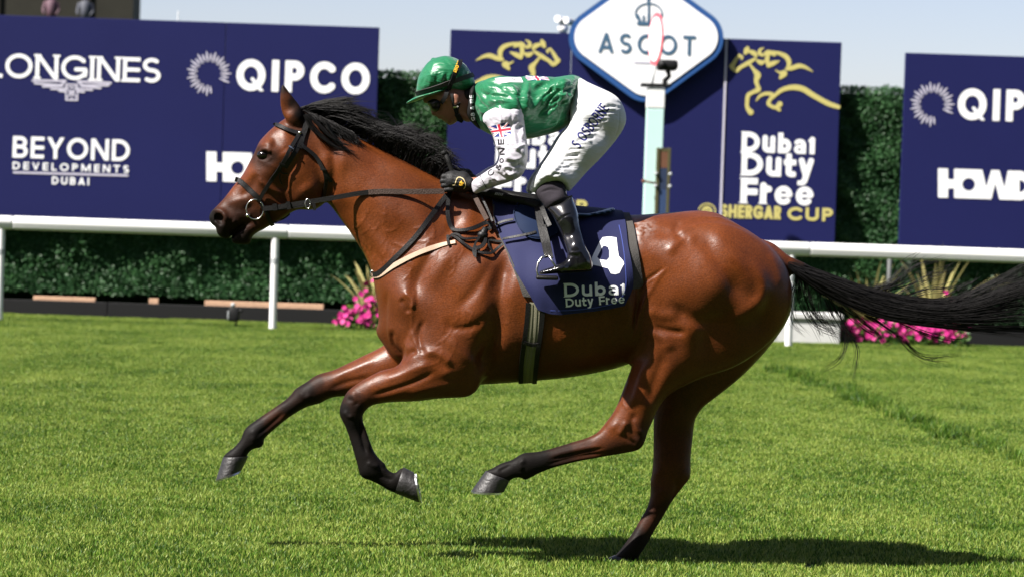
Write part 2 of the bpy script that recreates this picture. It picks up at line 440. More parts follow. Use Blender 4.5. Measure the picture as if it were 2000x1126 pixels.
# ------------------------------------------------------------------ lettering and emblems: strokes -> flat printed shapes
def arc(cx, cy, rx, ry, a0, a1, n=18):
    return [(cx + rx * math.cos(R(a0 + (a1 - a0) * i / n)), cy + ry * math.sin(R(a0 + (a1 - a0) * i / n))) for i in range(n + 1)]
def glyph(ch, h, xh=0.72):
    """-> advance width, strokes [(points, radius factor)], clip box; h = half stroke width, cap height 1"""
    E = .4
    V = lambda x, a=-E, b=1 + E: ([(x, a), (x, b)], 1)
    Hs = lambda y, a, b: ([(a, y), (b, y)], 1)
    def ext(p, q, e=.3):
        l = math.hypot(q[0] - p[0], q[1] - p[1]); return (q[0] + (q[0] - p[0]) / l * e, q[1] + (q[1] - p[1]) / l * e)
    t = 1.0
    if ch == ' ': return .34, [], 1
    if ch == 'I': w = 2 * h; S_ = [V(h)]
    elif ch == 'L': w = .55; S_ = [V(h), Hs(h, h, w + E)]
    elif ch == 'E': w = .58; S_ = [V(h), Hs(h, h, w + E), Hs(.5, h, w * .92), Hs(1 - h, h, w + E)]
    elif ch == 'F': w = .55; S_ = [V(h), Hs(.46, h, w * .9), Hs(1 - h, h, w + E)]
    elif ch == 'H': w = .74; S_ = [V(h), V(w - h), Hs(.5, h, w - h)]
    elif ch == 'T': w = .66; S_ = [V(w / 2), Hs(1 - h, -E, w + E)]
    elif ch == 'N': w = .78; S_ = [V(h), V(w - h), ([ext((w - h, 0), (h, 1)), ext((h, 1), (w - h, 0))], 1)]
    elif ch == 'M': w = .98; S_ = [V(h), V(w - h), ([ext((w / 2, .12), (h, 1)), (w / 2, .12), ext((w / 2, .12), (w - h, 1))], 1)]
    elif ch == 'V': w = .76; S_ = [([ext((w / 2, h), (h, 1)), (w / 2, h * .6), ext((w / 2, h), (w - h, 1))], 1)]
    elif ch == 'A': w = .8; S_ = [([ext((w / 2, 1 - h), (h, 0)), (w / 2, 1 - h * .6), ext((w / 2, 1 - h), (w - h, 0))], 1), Hs(.28, .2, w - .2)]
    elif ch == 'W': w = 1.1; S_ = [([ext((w * .28, h), (h, 1)), (w * .28, h * .6), (w / 2, .95), (w * .72, h * .6), ext((w * .72, h), (w - h, 1))], 1)]
    elif ch == 'Y': w = .74; S_ = [([ext((w / 2, .44), (h, 1)), (w / 2, .44), ext((w / 2, .44), (w - h, 1))], 1), V(w / 2, -E, .44)]
    elif ch == 'O': w = .92; S_ = [(arc(w / 2, .5, w / 2 - h, .5 - h, 0, 360, 36), 1)]
    elif ch == 'Q': w = .95; S_ = [(arc(.47, .5, .47 - h, .5 - h, 0, 360, 36), 1), ([(.52, .38), (.86, -.02)], .45)]
    elif ch == 'C': w = .82; S_ = [(arc(.46, .5, .46 - h, .5 - h, 45, 315, 30), 1)]
    elif ch == 'G': w = .88; S_ = [(arc(.46, .5, .46 - h, .5 - h, 42, 340, 30), 1), Hs(.44, .5, w - h), ([(w - h, .44), (w - h, .2)], 1)]
    elif ch == 'S':
        w = .62; r = (1 - 2 * h) / 4
        S_ = [(arc(w / 2, 1 - h - r, w / 2 - h, r, 48, 270, 16) + arc(w / 2, h + r, w / 2 - h, r, 90, -132, 16), 1)]
    elif ch in 'PRB':
        w = .62; m_ = .48 if ch != 'B' else .52; r = (1 - h - m_) / 2
        S_ = [V(h), ([(h, 1 - h), (w - h - r, 1 - h)] + arc(w - h - r, m_ + r, r, r, 90, -90, 12) + [(h, m_)], 1)]
        if ch == 'R': S_ += [([(w * .5, m_), ext((w * .5, m_), (w - h, 0))], 1)]
        if ch == 'B':
            w = .66; q = (m_ - h) / 2; S_ += [([(h, m_), (w - h - q, m_)] + arc(w - h - q, h + q, q, q, 90, -90, 12) + [(h, h)], 1)]
    elif ch == 'D': w = .78; S_ = [V(h), ([(h, 1 - h), (w * .38, 1 - h)] + arc(w * .38, .5, w * .62 - h, .5 - h, 90, -90, 20) + [(h, h)], 1)]
    elif ch == 'U': w = .74; S_ = [([(h, 1 + E), (h, .32)] + arc(w / 2, .34, w / 2 - h, .34 - h, 180, 360, 18) + [(w - h, 1 + E)], 1)]
    elif ch == 'Z': w = .62; S_ = [Hs(1 - h, -E, w + E), Hs(h, -E, w + E), ([(w - h, 1 - h), (h, h)], 1)]
    elif ch == '&': w = .72; S_ = [([(.72, .02), (.22, .66)] + arc(.34, .78, .15, .16, 200, -40, 12) + [(.16, .42)] + arc(.3, .24, .22, .2, 150, 330, 12) + [(.66, .45)], 1)]
    elif ch == 'u': w = .56; S_ = [([(h, xh + .02), (h, .25)] + arc(w / 2, .27, w / 2 - h, .27 - h, 180, 360, 14), 1), V(w - h, -E, xh)]
    elif ch == 'b': w = .58; S_ = [V(h, -E, 1.0), (arc(w / 2, xh / 2, w / 2 - h, xh / 2 - h, 0, 360, 28), 1)]
    elif ch == 'a': w = .54; S_ = [V(w - h, -E, xh * .62), (arc(w * .46, xh * .30, w * .46 - h * .8, xh * .30 - h * .6, 0, 360, 20), .7), (arc(w * .48, xh * .66, w * .52 - h, xh * .34 - h * .8, 0, 150, 12), .8)]
    elif ch == 'i': w = 2 * h + .035; S_ = [V(w - h, -E, xh), ([(0, xh - h * .55), (w - h, xh - h * .55)], .55)]
    elif ch == 't': w = .42; S_ = [([(w * .4, .92), (w * .4, .2)] + arc(w * .4 + .13, .2, .13, .2 - h, 180, 290, 8), 1), Hs(xh - h * .8, 0, w)]
    elif ch == 'y': w = .56; S_ = [([(h, xh), (w * .5, .06)], 1), ([(w - h, xh), (w * .42, -.14), (w * .25, -.26), (w * .04, -.26)], 1)]
    elif ch == 'r': w = .4; S_ = [V(h, -E, xh), (arc(w * .62, xh * .55, w * .62 - h, xh * .45 - h, 175, 70, 10), 1)]
    elif ch == 'e': w = .6; S_ = [(arc(w / 2, xh / 2, w / 2 - h * .9, xh / 2 - h * .75, 8, 312, 26), .85), Hs(xh * .5, h, w - h * 1.2)]; S_[1] = (S_[1][0], .5)
    else: w = .5; S_ = []
    return w, S_, t
SLABS = {'L': [(0, 0), (0, 1)], 'O': [], 'N': [(0, 0), (0, 1), (1, 1)], 'G': [], 'I': [(.5, 0), (.5, 1)], 'E': [(0, 0), (0, 1)], 'S': [], 'B': [(0, 0), (0, 1)], 'R': [(0, 0), (0, 1), (1, 0)], 'D': [(0, 0), (0, 1)], 'T': [(.5, 0)], 'F': [(0, 0), (0, 1)], 'r': [(0, 0)], 'H': [(0, 0), (0, 1), (1, 0), (1, 1)]}

def march(fn, x0, y0, x1, y1, c, merge=True):
    """filled region fn<0 -> 2-D verts, faces"""
    nx, ny = int((x1 - x0) / c) + 2, int((y1 - y0) / c) + 2
    X, Y = np.meshgrid(x0 + c * np.arange(nx), y0 + c * np.arange(ny), indexing='ij')
    f = fn(X, Y); ins = f < 0
    V = []; F = []; vid = {}
    def vert(k, p):
        if k not in vid: vid[k] = len(V); V.append(p)
        return vid[k]
    def node(i, j): return vert((i, j), (X[i, j], Y[i, j]))
    def cross(a, b):
        if a > b: a, b = b, a
        fa, fb = f[a], f[b]; t = fa / (fa - fb)
        return vert((a, b), (X[a] + t * (X[b] - X[a]), Y[a] + t * (Y[b] - Y[a])))
    cnt = ins[:-1, :-1].astype(int) + ins[1:, :-1] + ins[1:, 1:] + ins[:-1, 1:]
    for j in range(ny - 1):
        i = 0
        row = cnt[:, j]
        while i < nx - 1:
            if row[i] == 4:
                k = i
                if merge:
                    while k + 1 < nx - 1 and row[k + 1] == 4: k += 1
                F.append((node(i, j), node(k + 1, j), node(k + 1, j + 1), node(i, j + 1)))
                i = k + 1; continue
            if row[i]:
                cs = [(i, j), (i + 1, j), (i + 1, j + 1), (i, j + 1)]; poly = []
                for q in range(4):
                    a, b = cs[q], cs[(q + 1) % 4]
                    if ins[a]: poly.append(node(*a))
                    if ins[a] != ins[b]: poly.append(cross(a, b))
                if len(poly) >= 3: F.append(tuple(poly))
            i += 1
    return V, F
def stroke_field(P, rad):
    """distance to a polyline of varying half width"""
    P = np.asarray(P, float); rad = np.broadcast_to(np.asarray(rad, float), (len(P),))
    def fn(X, Y):
        d = np.full(X.shape, 9e9)
        for i in range(len(P) - 1):
            s, t = seg_dist(X, Y, P[i], P[i + 1]); d = np.minimum(d, s - (rad[i] + t * (rad[i + 1] - rad[i])))
        return d
    return fn

class Ink:
    """flat shapes in photo pixels, later laid on a plane or draped on a body"""
    def __init__(s, cell=0.8, merge=True): s.c = cell; s.m = merge; s.V = []; s.F = []
    def put(s, V, F):
        b = len(s.V); s.V += V; s.F += [tuple(i + b for i in f) for f in F]
    def strokes(s, L, cell=None):
        P = np.concatenate([np.asarray(p, float) for p, _ in L]); r = max(np.max(q) for _, q in L)
        fs = [stroke_field(p, q) for p, q in L]
        def fn(X, Y):
            d = fs[0](X, Y)
            for g in fs[1:]: d = np.minimum(d, g(X, Y))
            return d
        s.put(*march(fn, P[:, 0].min() - r - 1, P[:, 1].min() - r - 1, P[:, 0].max() + r + 1, P[:, 1].max() + r + 1, cell or s.c, s.m)); return s
    def poly(s, P, holes=(), cell=None, rnd=0.0):
        P = np.asarray(P, float)
        def fn(X, Y):
            d = poly_sdf(X, Y, P) - rnd
            for h in holes: d = np.maximum(d, -h(X, Y))
            return d
        s.put(*march(fn, P[:, 0].min() - 1 - rnd, P[:, 1].min() - 1 - rnd, P[:, 0].max() + 1 + rnd, P[:, 1].max() + 1 + rnd, cell or s.c, s.m)); return s
    def text(s, txt, x0, y0, x1, hpx, h=.08, ang=None, gap=.14, slab=0.0, shear=0.0, y1=None, contrast=1.0, curve=None):
        """baseline from (x0,y0) to x1 (level in the place unless y1 is given), cap height hpx"""
        if y1 is None: ang_ = ROLL if ang is None else R(ang)
        else: ang_ = math.atan2(y1 - y0, x1 - x0)
        gl = [glyph(c, h) for c in txt]
        tot = sum(g[0] for g in gl) + gap * (len(gl) - 1)
        L = math.hypot(x1 - x0, (y1 - y0) if y1 is not None else (x1 - x0) * math.tan(ang_))
        sx = L / (tot * hpx)
        ca, sa = math.cos(ang_), math.sin(ang_)
        u = 0.0
        for ch, (w, S_, _) in zip(txt, gl):
            if S_:
                fs = [stroke_field([(p[0] * sx, p[1]) for p in pts], h * k) for pts, k in S_]
                sl_ = []
                if slab:
                    for ux, uy in SLABS.get(ch, []):
                        cxs = h * sx if ux == 0 else (w - h) * sx if ux == 1 else w / 2 * sx
                        yy = slab / 2 if uy == 0 else 1 - slab / 2
                        sl_.append((cxs - h - slab * .9, cxs + h + slab * .9, yy - slab / 2, yy + slab / 2))
                lowc = ch in 'y'
                ex = slab * .9 if slab else 0
                def fn(X, Y, fs=fs, w=w, sl_=sl_):
                    d = fs[0](X, Y)
                    for g in fs[1:]: d = np.minimum(d, g(X, Y))
                    d = np.maximum(d, np.maximum(-X, X - w * sx))
                    d = np.maximum(d, np.maximum((-.33 if lowc else 0.0) - Y, Y - 1))
                    for a, b_, c_, e_ in sl_:
                        d = np.minimum(d, np.maximum(np.maximum(a - X, X - b_), np.maximum(c_ - Y, Y - e_)))
                    return d
                c = s.c / hpx
                V, F = march(fn, -ex - c, (-.34 if lowc else 0) - c, w * sx + ex + c, 1 + c, c, s.m)
                out = []
                for gx, gy in V:
                    X_ = (u * sx + gx + shear * gy) * hpx; Y_ = gy * hpx
                    if curve: X_, Y_ = curve(X_, Y_)
                    out.append((x0 + X_ * ca + Y_ * sa, y0 + X_ * sa - Y_ * ca))
                s.put(out, F)
            u += w + gap
        return s
    def plane(s, name, Y, material, parent=None):
        A = np.array(s.V); V = W(A[:, 0], A[:, 1], Y)
        return obj(name, V, s.F, material, parent, False)
    def drape(s, name, bvh, lift, material, parent=None):
        V = []; last = None
        for p in s.V:
            h_, n_ = bodyhit(p, bvh)
            if h_ is None: V.append(None); continue
            d = (Vector(cam_loc) - h_).normalized()
            V.append(h_ + d * lift)
        F = [f for f in s.F if all(V[i] is not None for i in f)]
        V = [v if v is not None else Vector((0, 0, 0)) for v in V]
        used = sorted({i for f in F for i in f}); mp = {a: b for b, a in enumerate(used)}
        return obj(name, [V[i] for i in used], [tuple(mp[i] for i in f) for f in F], material, parent, True)

# ================================================================== the place
def turf_material(name, ground=False):
    M = bpy.data.materials.new(name); M.use_nodes = True
    nt = M.node_tree; b = nt.nodes['Principled BSDF']; L = nt.links
    geo = nt.nodes.new('ShaderNodeNewGeometry')
    def noise(scale, detail, vec=None, stretch=None):
        n = nt.nodes.new('ShaderNodeTexNoise'); n.inputs['Scale'].default_value = scale; n.inputs['Detail'].default_value = detail
        if stretch:
            mp = nt.nodes.new('ShaderNodeMapping'); mp.inputs['Scale'].default_value = stretch
            L.new(geo.outputs['Position'], mp.inputs['Vector']); L.new(mp.outputs[0], n.inputs['Vector'])
        else: L.new(geo.outputs['Position'], n.inputs['Vector'])
        return n
    n1 = noise(1.0, 4, stretch=(1.2, .8, 0)); n2 = noise(1.0, 3, stretch=(6, 8, 0))
    cr = nt.nodes.new('ShaderNodeValToRGB'); e = cr.color_ramp.elements
    e[0].position = .36; e[0].color = (0.027, 0.072, 0.0055, 1); e[1].position = .68; e[1].color = (0.29, 0.35, 0.072, 1)
    q = e.new(.5); q.color = (0.099, 0.208, 0.0165, 1)
    ad = nt.nodes.new('ShaderNodeMath'); ad.operation = 'MULTIPLY_ADD'; ad.inputs[1].default_value = .55
    L.new(n1.outputs['Fac'], ad.inputs[0])
    m2 = nt.nodes.new('ShaderNodeMath'); m2.operation = 'MULTIPLY'; m2.inputs[1].default_value = .45; L.new(n2.outputs['Fac'], m2.inputs[0])
    L.new(m2.outputs[0], ad.inputs[2])
    if not ground:
        at = attr_node(nt, 'tint')
        a2 = nt.nodes.new('ShaderNodeMath'); a2.operation = 'ADD'; L.new(ad.outputs[0], a2.inputs[0]); L.new(at.outputs['Fac'], a2.inputs[1])
        L.new(a2.outputs[0], cr.inputs[0])
    else:
        L.new(ad.outputs[0], cr.inputs[0]); e[0].color = (0.012, 0.026, 0.004, 1); e[2].color = (0.05, 0.07, 0.016, 1); q.color = (0.028, 0.048, 0.008, 1)
    L.new(cr.outputs[0], b.inputs['Base Color'])
    b.inputs['Roughness'].default_value = 0.45 if not ground else .9; b.inputs['Specular IOR Level'].default_value = 0.22 if not ground else .1
    if not ground:
        tr = nt.nodes.new('ShaderNodeBsdfTranslucent'); L.new(cr.outputs[0], tr.inputs[0])
        ms = nt.nodes.new('ShaderNodeMixShader'); ms.inputs[0].default_value = .3
        L.new(b.outputs[0], ms.inputs[1]); L.new(tr.outputs[0], ms.inputs[2]); L.new(ms.outputs[0], nt.nodes['Material Output'].inputs[0])
    return M
M_TURF = turf_material('turf_soil', True); M_GRASS = turf_material('grass_blade')
def attr_sheet(): pass
# one sheet of ground out to the horizon
gx = [-1500, -60, -20, 20, 60, 1500]; gy = [-60, -25, 23, 100, 2500]
V = [(x, y, 0) for y in gy for x in gx]; F = [(j * 6 + i, j * 6 + i + 1, (j + 1) * 6 + i + 1, (j + 1) * 6 + i) for j in range(4) for i in range(5)]
tag(obj('turf', V, F, M_TURF, None, False), kind='structure')

def grass_patch(n, size, hmin, hmax, dry):
    V = []; F = []; T = []
    for _ in range(n):
        x, y = RNG.uniform(-size / 2, size / 2, 2) * 1.34
        hh = RNG.uniform(hmin, hmax); a = RNG.uniform(0, 2 * math.pi); w = RNG.uniform(.0016, .003)
        l = RNG.uniform(.1, .75) * hh; b = RNG.uniform(0, 2 * math.pi)
        dx, dy = math.cos(a) * w, math.sin(a) * w; lx, ly = math.cos(b) * l, math.sin(b) * l
        i = len(V)
        V += [(x - dx, y - dy, 0), (x + dx, y + dy, 0), (x - dx * .8 + lx * .35, y - dy * .8 + ly * .35, hh * .55), (x + dx * .8 + lx * .35, y + dy * .8 + ly * .35, hh * .55), (x + lx, y + ly, hh * .95)]
        F += [(i, i + 1, i + 3, i + 2), (i + 2, i + 3, i + 4)]
        t = RNG.normal(0, .14) + (RNG.uniform(.15, .35) if RNG.random() < dry else 0)
        T += [t] * 5
    me = bpy.data.meshes.new('grass_tuft'); me.from_pydata(V, [], F); me.update()
    a_ = me.attributes.new('tint', 'FLOAT', 'POINT'); a_.data.foreach_set('value', np.array(T, np.float32))
    me.materials.append(M_GRASS)
    return bpy.data.objects.new('grass_tuft', me)
def scatter(name, pts, rot, scl, protos):
    """instances of the tufts on points through geometry nodes"""
    me = bpy.data.meshes.new(name); me.from_pydata([tuple(p) for p in pts], [], [])
    for nm, arr in (('rot', rot), ('scl', scl)):
        at = me.attributes.new(nm, 'FLOAT', 'POINT'); at.data.foreach_set('value', np.asarray(arr, np.float32))
    ai = me.attributes.new('pick', 'INT', 'POINT'); ai.data.foreach_set('value', RNG.integers(0, len(protos), len(pts)).astype(np.int32))
    o = bpy.data.objects.new(name, me); col.objects.link(o)
    ng = bpy.data.node_groups.new(name, 'GeometryNodeTree')
    ng.interface.new_socket('Geometry', in_out='INPUT', socket_type='NodeSocketGeometry'); ng.interface.new_socket('Geometry', in_out='OUTPUT', socket_type='NodeSocketGeometry')
    N = ng.nodes; L = ng.links
    gi = N.new('NodeGroupInput'); go = N.new('NodeGroupOutput')
    g2 = N.new('GeometryNodeGeometryToInstance')
    for p in protos:
        oi = N.new('GeometryNodeObjectInfo'); oi.inputs['Object'].default_value = p; oi.inputs['As Instance'].default_value = True
        L.new(oi.outputs['Geometry'], g2.inputs[0])
    ip = N.new('GeometryNodeInstanceOnPoints'); ip.inputs['Pick Instance'].default_value = True
    def na(nm, ty):
        a = N.new('GeometryNodeInputNamedAttribute'); a.data_type = ty; a.inputs['Name'].default_value = nm; return a
    r_, s_, k_ = na('rot', 'FLOAT'), na('scl', 'FLOAT'), na('pick', 'INT')
    cx = N.new('ShaderNodeCombineXYZ'); L.new(r_.outputs[0], cx.inputs[2])
    L.new(gi.outputs[0], ip.inputs['Points']); L.new(g2.outputs[0], ip.inputs['Instance'])
    L.new(cx.outputs[0], ip.inputs['Rotation']); L.new(k_.outputs[0], ip.inputs['Instance Index'])
    c3 = N.new('ShaderNodeCombineXYZ'); c3.inputs[0].default_value = 1; c3.inputs[1].default_value = 1; L.new(s_.outputs[0], c3.inputs[2])
    L.new(c3.outputs[0], ip.inputs['Scale']); L.new(ip.outputs[0], go.inputs[0])
    mo = o.modifiers.new('scatter', 'NODES'); mo.node_group = ng
    return o
protos = [grass_patch(5200, .5, .012, .034, .15 + .06 * (i % 3)) for i in range(6)]
pts = []
y = -1.6
while y < 22.3:
    half = (y + D_CAM) * 0.24 + 2.2
    xs = np.arange(-half, half, .5)
    for x in xs: pts.append((x + RNG.uniform(-.1, .1), y + RNG.uniform(-.1, .1), 0))
    y += .5
pts = np.array(pts)
fz = RNG.uniform(.8, 1.15, len(pts))
tag(scatter('grass', pts, RNG.uniform(0, 6.28, len(pts)), fz, protos), kind='stuff')
# a rougher line of longer tufts left across the track
protos2 = [grass_patch(220, .16, .06, .12, .0) for i in range(3)]
for p in protos2:
    a_ = p.data.attributes['tint']; v_ = np.zeros(len(p.data.vertices), np.float32); a_.data.foreach_get('value', v_); a_.data.foreach_set('value', v_ - .07)
def ground_at(px, py):
    d = W(px, py, 0) - cam_loc; t = -H_CAM / d[2]; return cam_loc + d * t
lp = []
A_ = [ground_at(1500, 722), ground_at(1640, 765), ground_at(1790, 825), ground_at(1900, 868), ground_at(2010, 905), ground_at(2150, 960)]
for i in range(len(A_) - 1):
    n_ = int(np.linalg.norm(A_[i + 1] - A_[i]) / .1) + 1
    for q in range(n_):
        if RNG.random() < .50 * (.35 + abs(math.sin(i * 2.1 + q * .31))): lp.append(A_[i] + (A_[i + 1] - A_[i]) * q / n_ + np.array([RNG.normal(0, .05), RNG.normal(0, .15), 0]))
lp = np.array(lp); lp[:, 2] = 0
tag(scatter('long_grass', lp, RNG.uniform(0, 6.28, len(lp)), RNG.uniform(.5, 1.1, len(lp)), protos2), kind='stuff')

# --- materials of the track side
M_WHITE = mat('white_rail_plastic', (0.80, 0.80, 0.80), 0.35, 0.5, noise=.04, nscale=6)
M_GREY = mat('grey_sleeve', (0.35, 0.37, 0.38), 0.5)
M_NAVY = mat('navy_board_print', (0.0108, 0.0128, 0.074), 0.5, 0.2, noise=.10, nscale=1.2, bump=.05, bscale=3)
M_NAVYEDGE = mat('board_edge_blue', (0.03, 0.06, 0.25), 0.4)
M_PRINT = mat('white_print', (0.86, 0.86, 0.88), 0.5, .3, noise=.03, nscale=8)
M_PRINTSOFT = mat('pale_print', (0.52, 0.50, 0.60), 0.5, .3)
M_GOLD = mat('yellow_print', (0.52, 0.46, 0.16), 0.5, .3, noise=.05, nscale=10)
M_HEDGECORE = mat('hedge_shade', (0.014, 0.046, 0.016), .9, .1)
M_BLACK = mat('black_plastic', (0.008, 0.008, 0.009), .6, .3)
M_TIMBER = mat('sawn_timber', (0.52, 0.33, 0.215), .75, .2, noise=.25, nscale=14, bump=.3, bscale=40)

def leaf_material(name, a, b_, tr=.25):
    M = bpy.data.materials.new(name); M.use_nodes = True; nt = M.node_tree; b = nt.nodes['Principled BSDF']; L = nt.links
    at = attr_node(nt, 'tint'); mx = nt.nodes.new('ShaderNodeMix'); mx.data_type = 'RGBA'
    mx.inputs[6].default_value = (*a, 1); mx.inputs[7].default_value = (*b_, 1)
    L.new(at.outputs['Fac'], mx.inputs[0]); L.new(mx.outputs[2], b.inputs['Base Color'])
    b.inputs['Roughness'].default_value = .5; b.inputs['Specular IOR Level'].default_value = .3
    t_ = nt.nodes.new('ShaderNodeBsdfTranslucent'); L.new(mx.outputs[2], t_.inputs[0])
    ms = nt.nodes.new('ShaderNodeMixShader'); ms.inputs[0].default_value = tr
    L.new(b.outputs[0], ms.inputs[1]); L.new(t_.outputs[0], ms.inputs[2]); L.new(ms.outputs[0], nt.nodes['Material Output'].inputs[0])
    return M
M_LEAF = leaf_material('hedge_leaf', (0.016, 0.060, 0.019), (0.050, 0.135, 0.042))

# --- running rail
YR = 20.25
def xw(px, py, Y): return float(W(px, py, Y)[0])
def zw(px, py, Y): return float(W(px, py, Y)[2])
rail = empty('running_rail', (xw(1000, 600, YR), YR, 0), 'white plastic running rail on slim posts along the far side of the turf', 'rail')
zr = 1.095
joints = [-13.2, xw(25, 440, YR), xw(563, 455, YR), xw(1582, 486, YR), 13.4]
for i in range(len(joints) - 1):
    b = MB(); a0, a1 = joints[i] + (.004 if i else 0), joints[i + 1] - .004
    ring = [(.05 * math.cos(2 * math.pi * q / 24) * (1 if math.sin(2 * math.pi * q / 24) > 0 else .8), .076 * math.sin(2 * math.pi * q / 24)) for q in range(24)]
    V = []; F = []
    for x in (a0, a0 + .012, a1 - .012, a1):
        k = .93 if x in (a0, a1) else 1
        V += [(x, YR + u * k, zr + v * k) for u, v in ring]
    for s_ in range(3):
        for q in range(24): F.append((s_ * 24 + q, s_ * 24 + (q + 1) % 24, (s_ + 1) * 24 + (q + 1) % 24, (s_ + 1) * 24 + q))
    F.append(tuple(range(23, -1, -1))); F.append(tuple(range(72, 96))); b.add(V, F)
    b.build('rail_section', M_WHITE, rail)
for pxp in (-3, 532, 1038, 1540):
    x = xw(pxp, 645 + (pxp - 535) * .033, YR)
    p = MB(); p.tube([(x, YR + .02, -.02), (x, YR + .02, 1.03)], .041, 16); po = smooth_by_angle(p.build('post', M_WHITE, rail))
    k = MB(); k.tube([(x, YR + .02, .74), (x, YR + .02, .80)], .044, 16); smooth_by_angle(k.build('sleeve', M_GREY, po))
for pxp in (-1010, -505, 2046, 2550, 3054):
    x = xw(pxp, 645 + (pxp - 535) * .033, YR)
    p = MB(); p.tube([(x, YR + .02, -.02), (x, YR + .02, 1.03)], .041, 16); smooth_by_angle(p.build('post', M_WHITE, rail))

# --- hedge with its low black edging
YH = 22.30
hedge = empty('hedge', (0, YH + .5, 0), 'long clipped dark green hedge behind the navy boards', 'hedge')
ht = 3.02
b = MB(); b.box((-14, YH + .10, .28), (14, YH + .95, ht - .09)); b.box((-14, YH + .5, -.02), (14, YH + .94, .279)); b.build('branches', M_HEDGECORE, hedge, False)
def leaves(n, x0, x1, y0, y1, z0, z1, size, face):
    X = RNG.uniform(x0, x1, n); Z = RNG.uniform(z0, z1, n); Yv = RNG.uniform(y0, y1, n)
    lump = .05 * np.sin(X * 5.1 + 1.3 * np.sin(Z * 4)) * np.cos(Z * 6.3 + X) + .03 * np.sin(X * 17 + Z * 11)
    c = np.stack([X, Yv + lump * (face == 'front'), Z + lump * (face == 'top')], 1)
    s = RNG.uniform(.6, 1.25, n) * size
    nrm = RNG.normal(0, .75, (n, 3)); nrm[:, 1] += -1.0 if face == 'front' else 0; nrm[:, 2] += .55 if face == 'front' else 1.3
    nrm /= np.linalg.norm(nrm, axis=1, keepdims=True)
    a = np.cross(nrm, RNG.normal(0, 1, (n, 3))); a /= np.linalg.norm(a, axis=1, keepdims=True); b2 = np.cross(nrm, a)
    P = np.stack([c - a * s[:, None], c + b2 * s[:, None] * .5, c + a * s[:, None], c - b2 * s[:, None] * .5], 1).reshape(-1, 3)
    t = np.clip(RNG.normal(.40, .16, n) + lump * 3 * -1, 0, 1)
    return P, np.repeat(t, 4)
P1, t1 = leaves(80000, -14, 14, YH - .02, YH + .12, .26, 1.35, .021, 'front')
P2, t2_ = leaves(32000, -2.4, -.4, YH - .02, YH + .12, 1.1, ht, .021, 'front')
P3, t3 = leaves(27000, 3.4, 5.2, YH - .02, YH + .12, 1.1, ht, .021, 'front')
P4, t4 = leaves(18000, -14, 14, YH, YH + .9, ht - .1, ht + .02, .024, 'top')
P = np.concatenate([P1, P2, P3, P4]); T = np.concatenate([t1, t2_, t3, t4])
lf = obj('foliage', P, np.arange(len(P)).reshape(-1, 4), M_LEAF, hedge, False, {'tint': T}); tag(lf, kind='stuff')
ed = empty('edging_board', (0, YH - .18, 0), 'low black edging board along the foot of the hedge', 'edging')
xs_ = [-14, -10.6, -7.4, -4.75, -1.9, 1.0, 3.9, 6.8, 10, 14]
for i in range(len(xs_) - 1):
    b = MB(); b.box((xs_[i] + .004, YH - .20, -.02), (xs_[i + 1] - .004, YH - .15, .185), .006); b.build('board', M_BLACK, ed, False)
tag(obj('soil_bed', [(-14, YH - .155, .02), (14, YH - .155, .02), (14, YH + 1, .02), (-14, YH + 1, .02)], [(0, 1, 2, 3)], mat('dark_soil', (.02, .014, .01), .95, .1, noise=.4, nscale=20), None, False), kind='structure')
def slab(name, pa, pb, Y, th, label, cat, m_, group=None):
    """plank seen between two pixels (top-left, bottom-right)"""
    a = W(pa[0], pa[1], Y); c = W(pb[0], pb[1], Y)
    b = MB(); b.box((a[0], Y, c[2]), (c[0], Y + th, a[2]), .008)
    return tag(b.build(name, m_, None, False), label, cat, group)
slab('timber_plank', (65, 577), (186, 603), YH - .10, .04, 'short pale timber plank standing under the hedge left of its bright gap', 'plank', M_TIMBER, 'timber planks at the foot of the hedge')
slab('timber_plank', (291, 582), (309, 608), YH - .10, .04, 'smallest pale timber offcut standing under the hedge', 'plank', M_TIMBER, 'timber planks at the foot of the hedge')
slab('timber_plank', (400, 586), (632, 606), YH - .085, .04, 'longest pale timber plank under the hedge behind the rail post and small black device', 'plank', M_TIMBER, 'timber planks at the foot of the hedge')

# --- sponsor boards
YB = 22.12
def board_thing(name, xa, xb, seams, ztop, zbot, label, legs):
    o = empty(name, ((xa + xb) / 2, YB, 0), label, 'board')
    xs = [xa] + seams + [xb]
    for i in range(len(xs) - 1):
        b = MB(); b.box((xs[i] + (.003 if i else 0), YB, zbot), (xs[i + 1] - (.003 if i < len(xs) - 2 else 0), YB + .075, ztop), .004)
        b.build('panel', M_NAVY, o, False)
    return o
b1 = board_thing('sponsor_board', -13.0, xw(735, 240, YB), [xw(-560, 230, YB), xw(-60, 235, YB), xw(436, 240, YB)], 3.51, 1.13, 'wide navy board with winged watch emblem and lettering behind the horse head', [-8, -5, -2])
b2 = board_thing('sponsor_board', xw(874, 250, YB), xw(1637, 280, YB), [xw(1110, 280, YB), xw(1412, 280, YB)], 3.515, 1.13, 'navy board with two gold galloping horse emblems behind the jockey', [-.3, 3.3])
b3 = board_thing('sponsor_board', xw(1762, 300, YB), 12.5, [xw(2160, 300, YB)], 3.42, 1.13, 'navy board cut by the frame edge beyond the tail with ray circle emblem', [5.0, 8.5])
YI = YB - .006
# centre seam strip
b = MB(); xsn = xw(1413, 280, YB); b.box((xsn - .018, YB - .014, 1.14), (xsn + .006, YB - .004, 3.50)); b.build('seam_strip', M_PRINTSOFT, b2, False)
